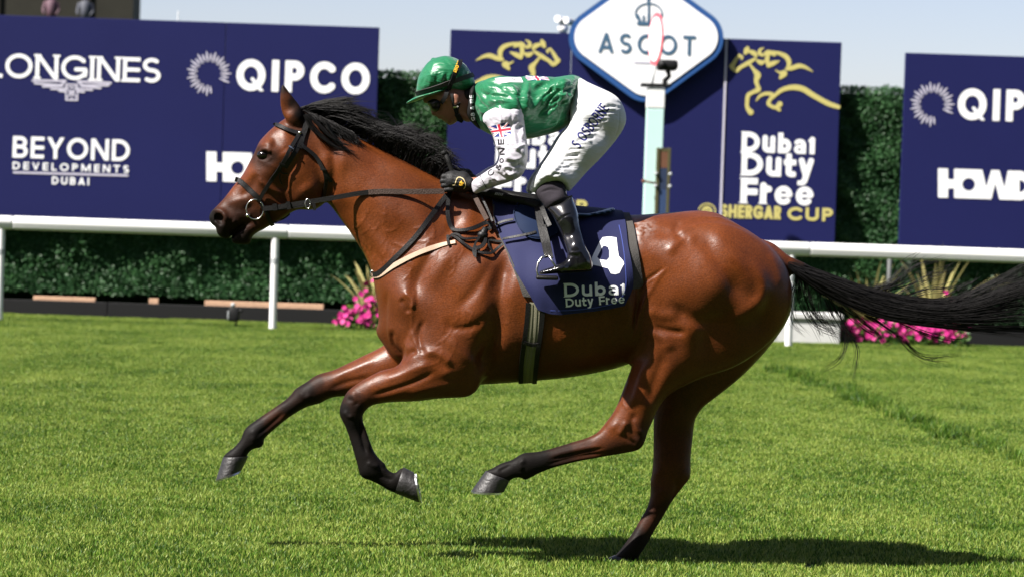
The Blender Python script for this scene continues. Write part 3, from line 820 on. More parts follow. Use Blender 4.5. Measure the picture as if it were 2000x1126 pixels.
# wing emblem lettering
i_ = Ink(.9); i_.text('LONGINES', -28, 151, 314, 48, .078, gap=.07, slab=.08); i_.plane('lettering', YI, M_PRINT, b1)
def wing(cx, cy, s):
    L_ = []
    for sg in (-1, 1):
        L_ += [([(cx + sg * 12, cy - 1 + sg * .4), (cx + sg * 76, cy + sg * 2.4)], 2.2), ([(cx + sg * 15, cy + 2), (cx + sg * 22, cy + 7), (cx + sg * 72, cy + 5 + sg * 2)], 2.0),
               ([(cx + sg * 18, cy + 8), (cx + sg * 56, cy + 11 + sg * 1.6)], 2.0), ([(cx + sg * 14, cy + 14), (cx + sg * 40, cy + 15 + sg)], 2.0), ([(cx + sg * 13, cy + 19), (cx + sg * 24, cy + 19 + sg)], 2.0),
               ([(cx + sg * 11, cy + 6), (cx + sg * 11, cy + 34)], 1.5), ([(cx, cy + 22), (cx + sg * 9, cy + 13)], 1.1), ([(cx, cy + 22), (cx + sg * 9, cy + 30)], 1.1), ([(cx + sg * 5, cy + 16), (cx + sg * 5, cy + 28)], 1.0)]
    L_ += [([(cx - 11, cy + 5), (cx + 11, cy + 5.6)], 1.6), ([(cx - 11, cy + 35), (cx + 11, cy + 35.6)], 1.8), ([(cx - 9, cy + 10), (cx + 9, cy + 10.5)], 1.2), ([(cx, cy + 10), (cx, cy + 33)], 1)]
    return L_
i_ = Ink(.7); i_.strokes(wing(140, 160, 1)); i_.plane('emblem', YI, M_PRINTSOFT, b1)
for a_ in (('BEYOND', 24, 308, 253, 42, .085, None, .12), ('DEVELOPMENTS', 24, 331, 252, 15, .10, None, .30), ('DUBAI', 101, 360, 174, 15, .10, None, .28)):
    i_ = Ink(.9); i_.text(*a_); i_.plane('lettering', YI, M_PRINT, b1)
i_ = Ink(.9); i_.strokes([([(27, 337), (249, 343)], 2.0)]); i_.plane('rule', YI, M_PRINTSOFT, b1)
def rays(cx, cy, r1, r2):
    L_ = []
    for k in range(30):
        a = 360 * k / 30
        if 34 < a < 76: continue
        ro = r2 * (1 if k % 2 == 0 else .9); ri = r1 * (1 if k % 2 == 0 else 1.1)
        c_, s_ = math.cos(R(a)), math.sin(R(a)); m_ = (ri + ro) / 2
        L_.append(([(cx + c_ * ri, cy + s_ * ri), (cx + c_ * m_, cy + s_ * m_), (cx + c_ * ro, cy + s_ * ro)], [.9, 2.1, .9]))
    return L_
def qip(bd, xr, yr, xt, yt, xe, txt='QIPCO'):
    i_ = Ink(.8); i_.strokes(rays(xr, yr, 23, 43)); i_.plane('emblem', YI, M_PRINTSOFT, bd)
    i_ = Ink(.9); i_.text(txt, xt, yt, xe, 62, .115, gap=.2); i_.plane('lettering', YI, M_PRINT, bd)
qip(b1, 408, 144, 461, 177, 721); qip(b3, 1821, 204, 1870, 234, 2128)
def blockname(bd, x, y, hpx):
    """heavy run-together capitals"""
    i_ = Ink(.9); c = 1.0; k = hpx / 58.0; q = math.tan(ROLL)
    P = lambda L_: [(x + a * k, y + b_ * k + a * k * q) for a, b_ in L_]
    i_.poly(P([(0, 0), (20, 0), (20, 21), (32, 21), (32, 0), (34, 0), (34, 58), (32, 58), (32, 39), (20, 39), (20, 58), (0, 58)]))
    cO = P([(61, 30)])[0]
    i_.poly(P([(34, 0), (88, 0), (96, 34), (106, 0), (122, 0), (132, 34), (139, 0), (142, 0), (142, 58), (122, 58), (114, 26), (106, 58), (34, 58)]), [lambda X, Y: np.hypot(X - cO[0], Y - cO[1]) - 12.5 * k])
    cD = P([(162, 30)])[0]
    i_.poly(P([(142, 0), (166, 0), (182, 6), (190, 20), (190, 38), (182, 52), (166, 58), (142, 58)]), [lambda X, Y: np.maximum(np.hypot(X - cD[0], Y - cD[1]) - 12 * k, cD[0] - X)])
    i_.poly(P([(194, 0), (234, 0), (234, 15), (214, 15), (214, 22), (230, 22), (230, 36), (214, 36), (214, 43), (234, 43), (234, 58), (194, 58)]))
    i_.poly(P([(238, 0), (256, 0), (274, 30), (274, 0), (294, 0), (294, 58), (276, 58), (258, 28), (258, 58), (238, 58)]))
    i_.plane('lettering', YI, M_PRINT, bd)
blockname(b1, 403, 296, 58); blockname(b3, 1832, 329, 57)
# gold running horse emblem
def gold(f):
    C = lambda L_: [f(1410 + a / 7.0375, 80 + b_ / 7.0375) for a, b_ in L_]
    r = lambda *a: [v / 7.0375 for v in a]
    def sp(L_, rr, n=4):
        P = spline(L_, n); R_ = np.interp(np.linspace(0, 1, len(P)), np.linspace(0, 1, len(rr)), rr)
        return (C(P), R_ / 7.0375)
    return [sp([(240, 190), (190, 265), (150, 335)], (12, 24, 30)), sp([(240, 195), (275, 225), (270, 250)], (14, 20, 12)), sp([(135, 350), (160, 385), (200, 405), (260, 360), (360, 305), (460, 245)], (34, 26, 30, 24, 30, 16)),
            sp([(355, 90), (340, 130), (320, 170)], (16, 38, 22)), sp([(390, 150), (440, 170), (470, 210)], (24, 34, 18)), sp([(575, 100), (530, 120), (515, 170), (560, 200)], (6, 18, 28, 18)), sp([(590, 180), (640, 160), (730, 200)], (20, 34, 14)),
            sp([(640, 160), (620, 250), (640, 340)], (26, 30, 26)), sp([(490, 275), (540, 300), (590, 280)], (20, 34, 10)), sp([(640, 345), (700, 310), (785, 280)], (24, 34, 8)),
            sp([(640, 150), (760, 165), (870, 210), (920, 280), (915, 345)], (16, 22, 32, 34, 24)), sp([(890, 385), (960, 375), (1060, 345), (1150, 365), (1250, 425)], (22, 32, 32, 22, 4)),
            sp([(740, 405), (800, 440), (850, 450), (800, 510)], (8, 16, 46, 18)), sp([(390, 335), (440, 400), (490, 470), (470, 550), (490, 620), (500, 670), (420, 710), (360, 750), (345, 850), (350, 920), (395, 980)], (14, 22, 44, 30, 26, 34, 26, 28, 26, 26, 40)),
            sp([(470, 830), (520, 760), (610, 725), (700, 745), (660, 810), (640, 860), (680, 900), (740, 915), (795, 870)], (6, 20, 24, 26, 24, 28, 24, 24, 38)), sp([(740, 915), (790, 950)], (24, 22)),
            sp([(700, 780), (800, 690), (900, 650), (1010, 640), (1120, 665), (1240, 740), (1380, 820), (1480, 870), (1600, 910)], (18, 28, 32, 38, 38, 36, 34, 34, 28))]
i_ = Ink(.7); i_.strokes(gold(lambda a, b_: (a, b_))); i_.plane('emblem', YI, M_GOLD, b2)
i_ = Ink(.7); i_.strokes(gold(lambda a, b_: (1094.8 - (a - 1424) * 1.01, b_ - 11 - (a - 1424) * .066))); i_.plane('emblem', YI, M_GOLD, b2)
def ddf(bd, dx, dy):
    i_ = Ink(.9)
    i_.text('Dubai', 1447 + dx, 297 + dy, 1592 + dx, 40, .125, gap=.07, slab=.05); i_.text('Duty', 1446 + dx, 343 + dy, 1590 + dx, 46, .12, gap=.06, slab=.05); i_.text('Free', 1444 + dx, 397 + dy, 1590 + dx, 50, .125, gap=.05, slab=.05)
    i_.plane('lettering', YI, M_PRINT, bd)
    i_ = Ink(.9); i_.text('SHERGAR', 1407 + dx, 425 + dy, 1525 + dx, 26, .12, gap=.08); i_.text('CUP', 1553 + dx, 431 + dy, 1627 + dx, 26, .12, gap=.09) if False else i_.text('CUP', 1536 + dx, 430 + dy, 1628 + dx, 26, .12, gap=.09)
    i_.strokes([(arc(1381 + dx, 412 + dy, 16, 14, 190, 420), 1.3), (arc(1381 + dx, 412 + dy, 8, 7, 0, 300), 2.6), (arc(1384 + dx, 410 + dy, 4, 4, 0, 360), 2)])
    i_.plane('lettering', YI, M_GOLD, bd)
ddf(b2, 0, 0); ddf(b2, -480, -16)

# --- the lozenge sign with crown and name
YS = 22.00
M_SIGNBLUE = mat('sign_border_blue', (0.025, 0.085, 0.26), .4, .4); M_SIGNTXT = mat('slate_print', (0.055, 0.12, 0.20), .5, .3)
sg = empty('course_sign', tuple(W(1262, 75, YS + .05)), 'white lozenge sign with blue border, crown and racecourse name above the boards', 'sign')
def loz(cx, cy, A, B, r):
    out = []
    ea = math.degrees(math.atan2(A, B))                    # edge normal angles of the core diamond
    for k, (vx, vy) in enumerate(((A, 0), (0, B), (-A, 0), (0, -B))):
        n0 = (-ea, ea, 180 - ea, 180 + ea)[k] if False else None
        nb = math.degrees(math.atan2(A, B)); al = 90 - math.degrees(math.atan2(B, A))
        mid_ = 90 * k; hw = al if k % 2 == 0 else 90 - al
        for q in range(17):
            a = R(mid_ - hw + 2 * hw * q / 16); out.append((cx + vx + r * math.cos(a), cy + vy + r * math.sin(a)))
    return out
def plate(name, pts, Ya, Yb, m_, parent, px=True):
    A = np.array(pts); F_ = W(A[:, 0], A[:, 1], Ya); B_ = F_ + (W(A[:, 0], A[:, 1], Yb) - F_) * np.array([0, 1, 0])
    n = len(A); V = list(F_) + list(B_)
    F = [tuple(range(n))[::-1], tuple(range(n, 2 * n))] + [(i, (i + 1) % n, n + (i + 1) % n, n + i) for i in range(n)]
    return obj(name, V, F, m_, parent, False)
plate('border', loz(1262, 74, 96, 70, 55), YS, YS + .09, M_SIGNBLUE, sg)
plate('face', loz(1262, 73, 96, 70, 44), YS - .012, YS - .004, M_PRINT, sg)
i_ = Ink(.8); i_.text('ASCOT', 1168, 103, 1358, 39, .082, gap=.30); i_.plane('lettering', YS - .018, M_SIGNTXT, sg)
i_ = Ink(.8); i_.strokes([([(1239, 122), (1287, 123.5)], 1.5)]); i_.plane('rule', YS - .018, M_PRINTSOFT, sg)
i_ = Ink(.6); i_.strokes([(arc(1267, 27, 26, 20, 150, 390), 1.4), ([(1267, 0), (1267, 40)], 2.2), ([(1266, 2), (1268, -6)], 3), ([(1247, 46), (1288, 47)], 3.6), ([(1250, 42), (1245, 30)], 2.6), ([(1285, 42), (1290, 31)], 2.6),
                          ([(1257, 42), (1257, 32)], 2.2), ([(1277, 42), (1277, 32)], 2.2), ([(1267, 42), (1267, 28)], 2.6)]); i_.plane('crown_emblem', YS - .018, M_SIGNTXT, sg)

# --- winning post with its disc
YP = 20.8
M_MINT = mat('mint_paint', (0.50, 0.72, 0.68), .45, .4, noise=.05, nscale=5); M_RED = mat('red_paint', (0.72, 0.10, 0.13), .45)
xp = xw(1280, 300, YP); pc = W(1281, 172, YP)
post = empty('winning_post', (pc[0], YP, 0), 'pale mint and white square winning post with a red and white disc', 'post')
w_ = .098
b = MB(); b.box((pc[0] - w_, YP - w_, -.02), (pc[0] + w_, YP + w_, zw(1280, 213, YP)), .01); b.build('shaft', M_MINT, post, False)
b = MB(); b.box((pc[0] - w_ - .004, YP - w_ - .004, zw(1280, 212.5, YP)), (pc[0] + w_ + .004, YP + w_ + .004, pc[2]), .01); b.build('shaft_top', M_WHITE, post, False)
dc = W(1281, 77, YP); rad = .30
rm = Matrix.Translation(Vector(dc)) @ Matrix.Rotation(R(-77), 4, 'Z')
def disc(name, r_out, r_in, th, m_, parent):
    V = []; F = []; n = 40
    for yy in (-th, th):
        for rr in (r_out, r_in):
            for q in range(n):
                a = 2 * math.pi * q / n; V.append(rm @ Vector((rr * math.cos(a), yy, rr * math.sin(a))))
    for q in range(n):
        p = (q + 1) % n
        F += [(q, p, n + p, n + q), (2 * n + p, 2 * n + q, 3 * n + q, 3 * n + p), (q, 2 * n + q, 2 * n + p, p), (n + p, 3 * n + p, 3 * n + q, n + q)]
    return obj(name, V, F, m_, parent, False)
disc('disc_rim', rad, rad * .84, .006, M_RED, post); disc('disc_face', rad * .839, .001, .012, M_WHITE, post)
b = MB(); b.tube([tuple(dc + np.array([0, 0, -rad - .01])), (dc[0] - .03, YP, pc[2] + .0)], .014, 8); b.build('disc_rod', M_GREY, post)
b = MB(); a = W(1281, 168, YP); b.box((a[0] - .17, YP - .12, a[2] - .012), (a[0] + .17, YP + .12, a[2] + .022), .005); b.build('bracket', M_BLACK, post, False)
# camera head on the post
cb = empty('finish_camera', tuple(W(1303, 150, YP)), 'black finish line camera clamped on top of the mint post', 'camera')
c = W(1303, 128, YP - .05)
b = MB(); b.box((c[0] - .115, YP - .22, c[2] - .055), (c[0] + .115, YP + .12, c[2] + .055), .03); b.build('body', M_BLACK, cb)
b = MB(); b.tube([(c[0] - .06, YP - .225, c[2]), (c[0] - .06, YP - .26, c[2])], .04, 14); b.build('lens', M_BLACK, cb)
b = MB(); b.tube([(c[0] + .01, YP - .02, c[2] - .055), (c[0] + .03, YP - .02, c[2] - .12), (c[0] - .02, YP - .02, c[2] - .17), (c[0] - .01, YP - .02, a[2] + .025)], [.03, .025, .03, .035], 8); b.build('clamp_arm', M_BLACK, cb)
# narrow cabinet beside the post
M_BROWN = mat('brown_board', (0.13, 0.06, 0.035), .7, .2, noise=.2, nscale=12); M_OLIVE = mat('olive_frame', (0.07, 0.065, 0.028), .6, .3, noise=.2, nscale=20); M_SLATE = mat('slate_blue_panel', (0.022, 0.035, 0.075), .45)
YC = 20.6
kb = empty('equipment_cabinet', (xw(1296, 420, YC), YC, 0), 'narrow olive framed cabinet with brown and slate panels beside the mint post', 'cabinet')
xa, xb = xw(1281, 350, YC), xw(1309, 350, YC); zt = zw(1296, 289, YC)
for x in (xa, xb - .035):
    b = MB(); b.box((x, YC, -.02), (x + .035, YC + .2, zt), .004); b.build('frame_upright', M_OLIVE, kb, False)
b = MB(); b.box((xa + .036, YC + .01, zt - .04), (xb - .036, YC + .19, zt - .002)); b.build('frame_top', M_OLIVE, kb, False)
zz = [zt - .042, zw(1296, 328, YC), zw(1296, 370, YC), .02]
for z1_, z0_, m_ in ((zz[0], zz[1], M_BROWN), (zz[1] - .004, zz[2], M_SLATE), (zz[2] - .004, zz[3], mat('mid_blue_panel', (.03, .055, .13), .45))):
    b = MB(); b.box((xa + .036, YC + .012, z0_), (xb - .036, YC + .18, z1_)); b.build('panel', m_, kb, False)
for py_ in (340, 364):
    for x in (xa, xb):
        b = MB(); b.ball((x, YC - .01, zw(1296, py_, YC)), .022, 8, 6); b.build('hinge', M_GREY, kb)
b = MB(); h0 = W(1257, 354, YC); b.tube([tuple(h0), (xa - .004, YC, h0[2] - .02)], .012, 6); b.ball(tuple(h0), .024, 8, 6); b.build('handle', M_BROWN, kb)

# --- white camera cluster on the board top
cc = empty('security_camera', tuple(W(1103, 66, 22.2)), 'small white security camera cluster on the board top beside the lozenge sign', 'camera')
c = W(1103, 46, 22.2)
b = MB(); b.tube([(c[0], 22.2, 3.51), (c[0], 22.2, c[2] + .02)], .03, 10); b.build('stem', M_WHITE, cc)
b = MB(); b.ball((c[0] - .02, 22.17, c[2] - .06), .065, 14, 9); b.build('dome', M_WHITE, cc)
for dx, dz, l in ((-.06, .035, .10), (.035, .02, .09)):
    b = MB(); b.tube([(c[0] + dx - l * .3, 22.10, c[2] + dz + .01), (c[0] + dx + l * .5, 22.25, c[2] + dz)], .042, 12); smooth_by_angle(b.build('barrel', M_WHITE, cc))
b = MB(); p0 = W(348, 22, 23.0); b.tube([(p0[0], 23.0, 2.0), tuple(p0)], .008, 6); tag(b.build('antenna_rod', M_GREY, None), 'thin grey rod rising behind the left board beside the dark stand', 'rod')

# --- dark grandstand corner with two spectators, far behind
YG = 82.0
xg, zg = xw(274, 20, YG + 3), zw(140, 40, YG)
gs = empty('grandstand', (xg - 12, YG + 6, 0), 'dark grandstand end wall rising behind the left board', 'stand')
M_STAND = mat('dark_stand_cladding', (0.022, 0.021, 0.015), .7, .2, noise=.3, nscale=2)
b = MB(); b.box((xg - 26, YG + 1.2, 0), (xg, YG + 3, 13)); b.build('wall', M_STAND, gs, False)
b = MB(); b.box((xg - 26, YG, 0), (xg, YG + 1.19, zg - .75)); b.build('terrace', M_STAND, gs, False)
b = MB(); b.box((xg - 26, YG - .6, 12.6), (xg + .0, YG + 1.18, 13)); b.build('canopy', M_STAND, gs, False)
for k in range(9):
    b = MB(); b.box((xg - 25.5 + 3 * k, YG + 1.1, zg - .74), (xg - 25.4 + 3 * k, YG + 1.185, 12.59)); b.build('pillar', M_STAND, gs, False)
def spectator(px, py, top, hat, label):
    p = W(px, py, YG + .55); z0 = zg - .75
    o = empty('person', (p[0], YG + .55, z0), label, 'person', 'spectators on the dark stand')
    s_ = 1.0; zt = z0
    v = Volume(px - 60, py - 90, px + 60, py + 130, -.3, .3, .03) if False else None
    b = MB(); b.tube([(p[0] - .09, YG + .55, zt), (p[0] - .1, YG + .55, zt + .45), (p[0] - .08, YG + .55, zt + .85)], [.07, .08, .10], 8); b.tube([(p[0] + .09, YG + .55, zt), (p[0] + .1, YG + .55, zt + .45), (p[0] + .08, YG + .55, zt + .85)], [.07, .08, .10], 8)
    b.tube([(p[0], YG + .55, zt + .8), (p[0], YG + .55, zt + 1.1), (p[0], YG + .55, zt + 1.38), (p[0], YG + .55, zt + 1.46)], [.17, .16, .2, .06], 10); b.ball((p[0], YG + .53, zt + 1.62), .115, 10, 8, (.85, .95, 1.1))
    for sg_ in (-1, 1): b.tube([(p[0] + sg_ * .2, YG + .55, zt + 1.36), (p[0] + sg_ * .26, YG + .5, zt + 1.08), (p[0] + sg_ * .2, YG + .32, zt + .95)], [.055, .045, .035], 7)
    b.build('body', top, o)
    b = MB(); b.ball((p[0], YG + .53, zt + 1.72), .13, 12, 7, (1, 1, .55)); b.tube([(p[0], YG + .53, zt + 1.70), (p[0], YG + .53, zt + 1.715)], .21, 14); b.build('hat', hat, o)
spectator(100, 25, mat('shaded_pink_dress', (.10, .05, .07), .7), mat('shaded_pink_hat', (.13, .075, .10), .7), 'person in a pink dress and hat on the dark stand')  # spectators' clothes coloured darker to stand for shade on the stand
spectator(166, 46, mat('shaded_grey_suit', (.06, .065, .085), .7), mat('shaded_straw_hat', (.12, .09, .07), .7), 'person in pale grey with a straw hat on the dark stand')

# --- small black device on a spike in the grass
YD = 20.5
dv = empty('ground_microphone', tuple(W(461, 641, YD)), 'small black device on a short spike in the grass before the hedge', 'device')
a = W(456, 612, YD)
b = MB(); b.box((a[0] - .05, YD - .05, a[2] - .085), (a[0] + .065, YD + .05, a[2] + .075), .018); b.build('housing', M_BLACK, dv)
b = MB(); b.tube([tuple(W(461, 644, YD)), (a[0] + .03, YD, a[2] - .08)], .012, 8); b.build('spike', M_BLACK, dv)
b = MB(); b.ball((a[0] - .005, YD - .03, a[2] + .10), .026, 10, 8); b.build('knob', M_GREY, dv)
b = MB(); b.box((a[0] - .062, YD - .06, a[2] - .06), (a[0] - .045, YD + .02, a[2] + .03), .004); b.build('side_plate', M_GREY, dv)
b = MB(); b.tube([(a[0] + .06, YD - .02, a[2] + .03), (a[0] + .10, YD - .05, a[2] + .045)], .018, 8); b.build('arm', M_BLACK, dv)

# --- white planter and flower clumps
M_PLANTER = mat('pale_stone', (0.55, 0.55, 0.54), .7, .3, noise=.08, nscale=7, bump=.2, bscale=30)
YF = 21.35
tp = empty('planter', (xw(1585, 670, YF), YF + .2, 0), 'pale stone planter trough beside the pink flowers under the horse quarters', 'planter')
xa, xb = xw(1478, 660, YF), xw(1640, 670, YF); z1_ = zw(1560, 622, YF)
b = MB(); b.box((xa, YF, -.02), (xb, YF + .5, z1_), .012); b.build('trough', M_PLANTER, tp, False)
b = MB(); b.box((xa - .03, YF - .03, z1_ + .003), (xb + .03, YF + .53, z1_ + .07), .01); b.build('rim', M_PLANTER, tp, False)
M_PINK = leaf_material('pink_petal', (0.48, 0.008, 0.15), (0.60, 0.07, 0.34), .2); M_FGREEN = leaf_material('bedding_leaf', (0.03, 0.085, 0.012), (0.12, 0.22, 0.03))
M_SPIKE = leaf_material('cordyline_leaf', (0.26, 0.25, 0.09), (0.55, 0.48, 0.21), .25)
def petunia(x, y, r, h, nf, label, lilac=.1):
    o = empty('petunia_plant', (x, y, 0), label, 'flowers', 'pink bedding flowers before the hedge')
    n = int(260 * (r / .35)); V = []; T = []
    for _ in range(n):
        a = RNG.uniform(0, 6.28); q = math.sqrt(RNG.random()) * r; zz_ = RNG.uniform(.02, h * (1 - .55 * (q / r) ** 2))
        c = np.array([x + math.cos(a) * q, y + math.sin(a) * q * .7, zz_]); d = RNG.normal(0, 1, 3); d /= np.linalg.norm(d); e_ = np.cross(d, RNG.normal(0, 1, 3)); e_ /= np.linalg.norm(e_); s = RNG.uniform(.02, .045)
        V += [c - d * s, c + e_ * s * .45, c + d * s, c - e_ * s * .45]; T += [np.clip(RNG.normal(.4, .3), 0, 1)] * 4
    tag(obj('foliage', V, np.arange(len(V)).reshape(-1, 4), M_FGREEN, o, False, {'tint': T}), kind='stuff')
    me = None
    for k in range(nf):
        a = RNG.uniform(0, 6.28); q = math.sqrt(RNG.random()) * r; hz = h * (1 - .6 * (q / r) ** 2) * RNG.uniform(.45, 1.06)
        c = Vector((x + math.cos(a) * q, y + math.sin(a) * q * .7 - .03, max(hz, .03)))
        if me is None:
            vs = [(0, -.012, 0)]; fs = []; m_ = 10
            for p in range(m_):
                t = 2 * math.pi * p / m_; rr = .036 * (1 if p % 2 == 0 else .80); vs.append((rr * math.cos(t), -.03 + .008 * (p % 2), rr * math.sin(t)))
            for p in range(m_): fs.append((0, 1 + (p + 1) % m_, 1 + p))
            fs.append(tuple(range(1, m_ + 1)))
            vs = [(vx, vy * -1 if False else vy, vz) for vx, vy, vz in vs]
            tm = obj('flower', [(0, 0, 0)] + vs, [tuple(i + 1 for i in f) for f in fs], M_PINK, o, False, {'tint': [.3] * (len(vs) + 1)}); me = tm.data; ob = tm; first = True
        else: ob = ob.copy(); col.objects.link(ob); ob.parent = o
        ob.matrix_parent_inverse = Matrix(); ob.location = c - o.location
        ob.rotation_euler = (RNG.uniform(-.9, .4), RNG.uniform(-.5, .5), RNG.uniform(-.7, .7)); s = RNG.uniform(.8, 1.25); ob.scale = (s, s, s)
    return o
def spiky(x, y, h, n, label, z=0.0):
    o = empty('cordyline', (x, y, z), label, 'plant', 'spiky pale plants among the flowers')
    me_ = None
    for k in range(n):
        a = 6.28 * k / n + RNG.uniform(-.2, .2); ln = h * RNG.uniform(.75, 1.1); lean = RNG.uniform(.12, .95)
        P = [Vector((math.cos(a) * lean * ln * t * (.6 + .5 * t) * .8, math.sin(a) * lean * ln * t * (.6 + .5 * t) * .8, ln * (t - .38 * lean * t * t))) for t in (0, .3, .6, .85, 1)]
        wd = [.026, .036, .032, .018, .001]; sd = Vector((-math.sin(a), math.cos(a), 0)); V = []
        for p, q in zip(P, wd): V += [p - sd * q, p + sd * q + Vector((0, 0, .002))]
        V = [v + Vector((x, y, z)) for v in V]
        obj('leaf', V, [(2 * i, 2 * i + 1, 2 * i + 3, 2 * i + 2) for i in range(4)], M_SPIKE, o, False, {'tint': [float(np.clip(RNG.normal(.5, .3), 0, 1))] * len(V)})
    return o
yl = 21.1
for pxx, r, h, n, lb in ((690, .22, .30, 46, 'bushy pink flowers low before the rail post side of the horse chest'), (728, .24, .62, 44, 'tallest pink flowers close against the horse chest'), (775, .3, .4, 40, 'pink flowers mostly hidden behind the horse chest')):
    petunia(xw(pxx, 645, yl), yl + RNG.uniform(-.1, .1), r, h, n, lb)
spiky(xw(722, 640, yl), yl + .3, .98, 16, 'spiky pale plant rising behind the horse chest')
yr = 21.65
for pxx, r, h, n, lb in ((1672, .24, .33, 44, 'pink flowers leftmost of the row under the tail beside the planter'), (1730, .26, .34, 46, 'pink flowers under the middle of the tail, beside the leftmost clump'), (1792, .26, .36, 46, 'pink flowers under the tail below the taller spiky plant'), (1855, .24, .34, 44, 'pink flowers at the dark end of the row under the tail tip')):
    petunia(xw(pxx, 672, yr), yr + RNG.uniform(-.08, .08), r, h, n, lb)
for pxx in (1805, 1850): petunia(xw(pxx, 672, yr), yr + .5, .2, .66, 16, 'taller pink flowers behind the row at the foot of the spiky plant' if pxx == 1805 else 'taller pink flowers behind the row just past the spiky plant')
spiky(xw(1703, 672, yr), yr + .5, 1.08, 22, 'smaller spiky pale plant seen above the tail')
spiky(xw(1832, 672, yr), yr + .5, 1.22, 24, 'larger spiky pale plant seen above the tail end')
b = MB(); a = W(1738, 500, 22.08); b.tube([(a[0], 22.08, 0), (a[0], 22.08, a[2] + .1)], .028, 8); tag(b.build('support_pole', mat('dark_grey_pole', (.07, .075, .075), .6), None), 'slim grey pole standing in front of the hedge behind the tail', 'pole')

# --- unseen stand added behind the camera to block low sky light
M_CONC = mat('blocker_concrete', (0.10, 0.10, 0.10), .8, .2, noise=.2, nscale=.6); M_CROWD = mat('blocker_rows', (0.05, 0.045, 0.05), .8, .2, noise=.6, nscale=4); M_ROOFD = mat('blocker_roof', (0.16, 0.16, 0.17), .6, .3)
ms_ = empty('sky_block_stand', (0, -50, 0), 'unseen roofed stand with dark tiers added behind the camera to block low sky', 'stand')
for t_ in range(3):
    z0_ = (0, 9, 18)[t_]; y0_ = -44 - 5 * t_
    for k in range(8):
        b = MB(); b.box((-110, y0_ - 1.5 * k - 1.5, z0_ + .0), (110, y0_ - 1.5 * k - .003, z0_ + 1.2 + .75 * k)); b.build('seating_step', M_CROWD, ms_, False)
b = MB(); b.box((-112, -68, 0), (112, -66.8, 29)); b.build('back_wall', M_CONC, ms_, False)
b = MB(); b.box((-113, -69, 29.003), (113, -46, 29.8)); b.build('roof', M_ROOFD, ms_, False)
for k in range(12):
    b = MB(); b.tube([(-104 + 19 * k, -60, 20), (-104 + 19 * k, -60, 29)], .35, 10); b.build('column', M_CONC, ms_)

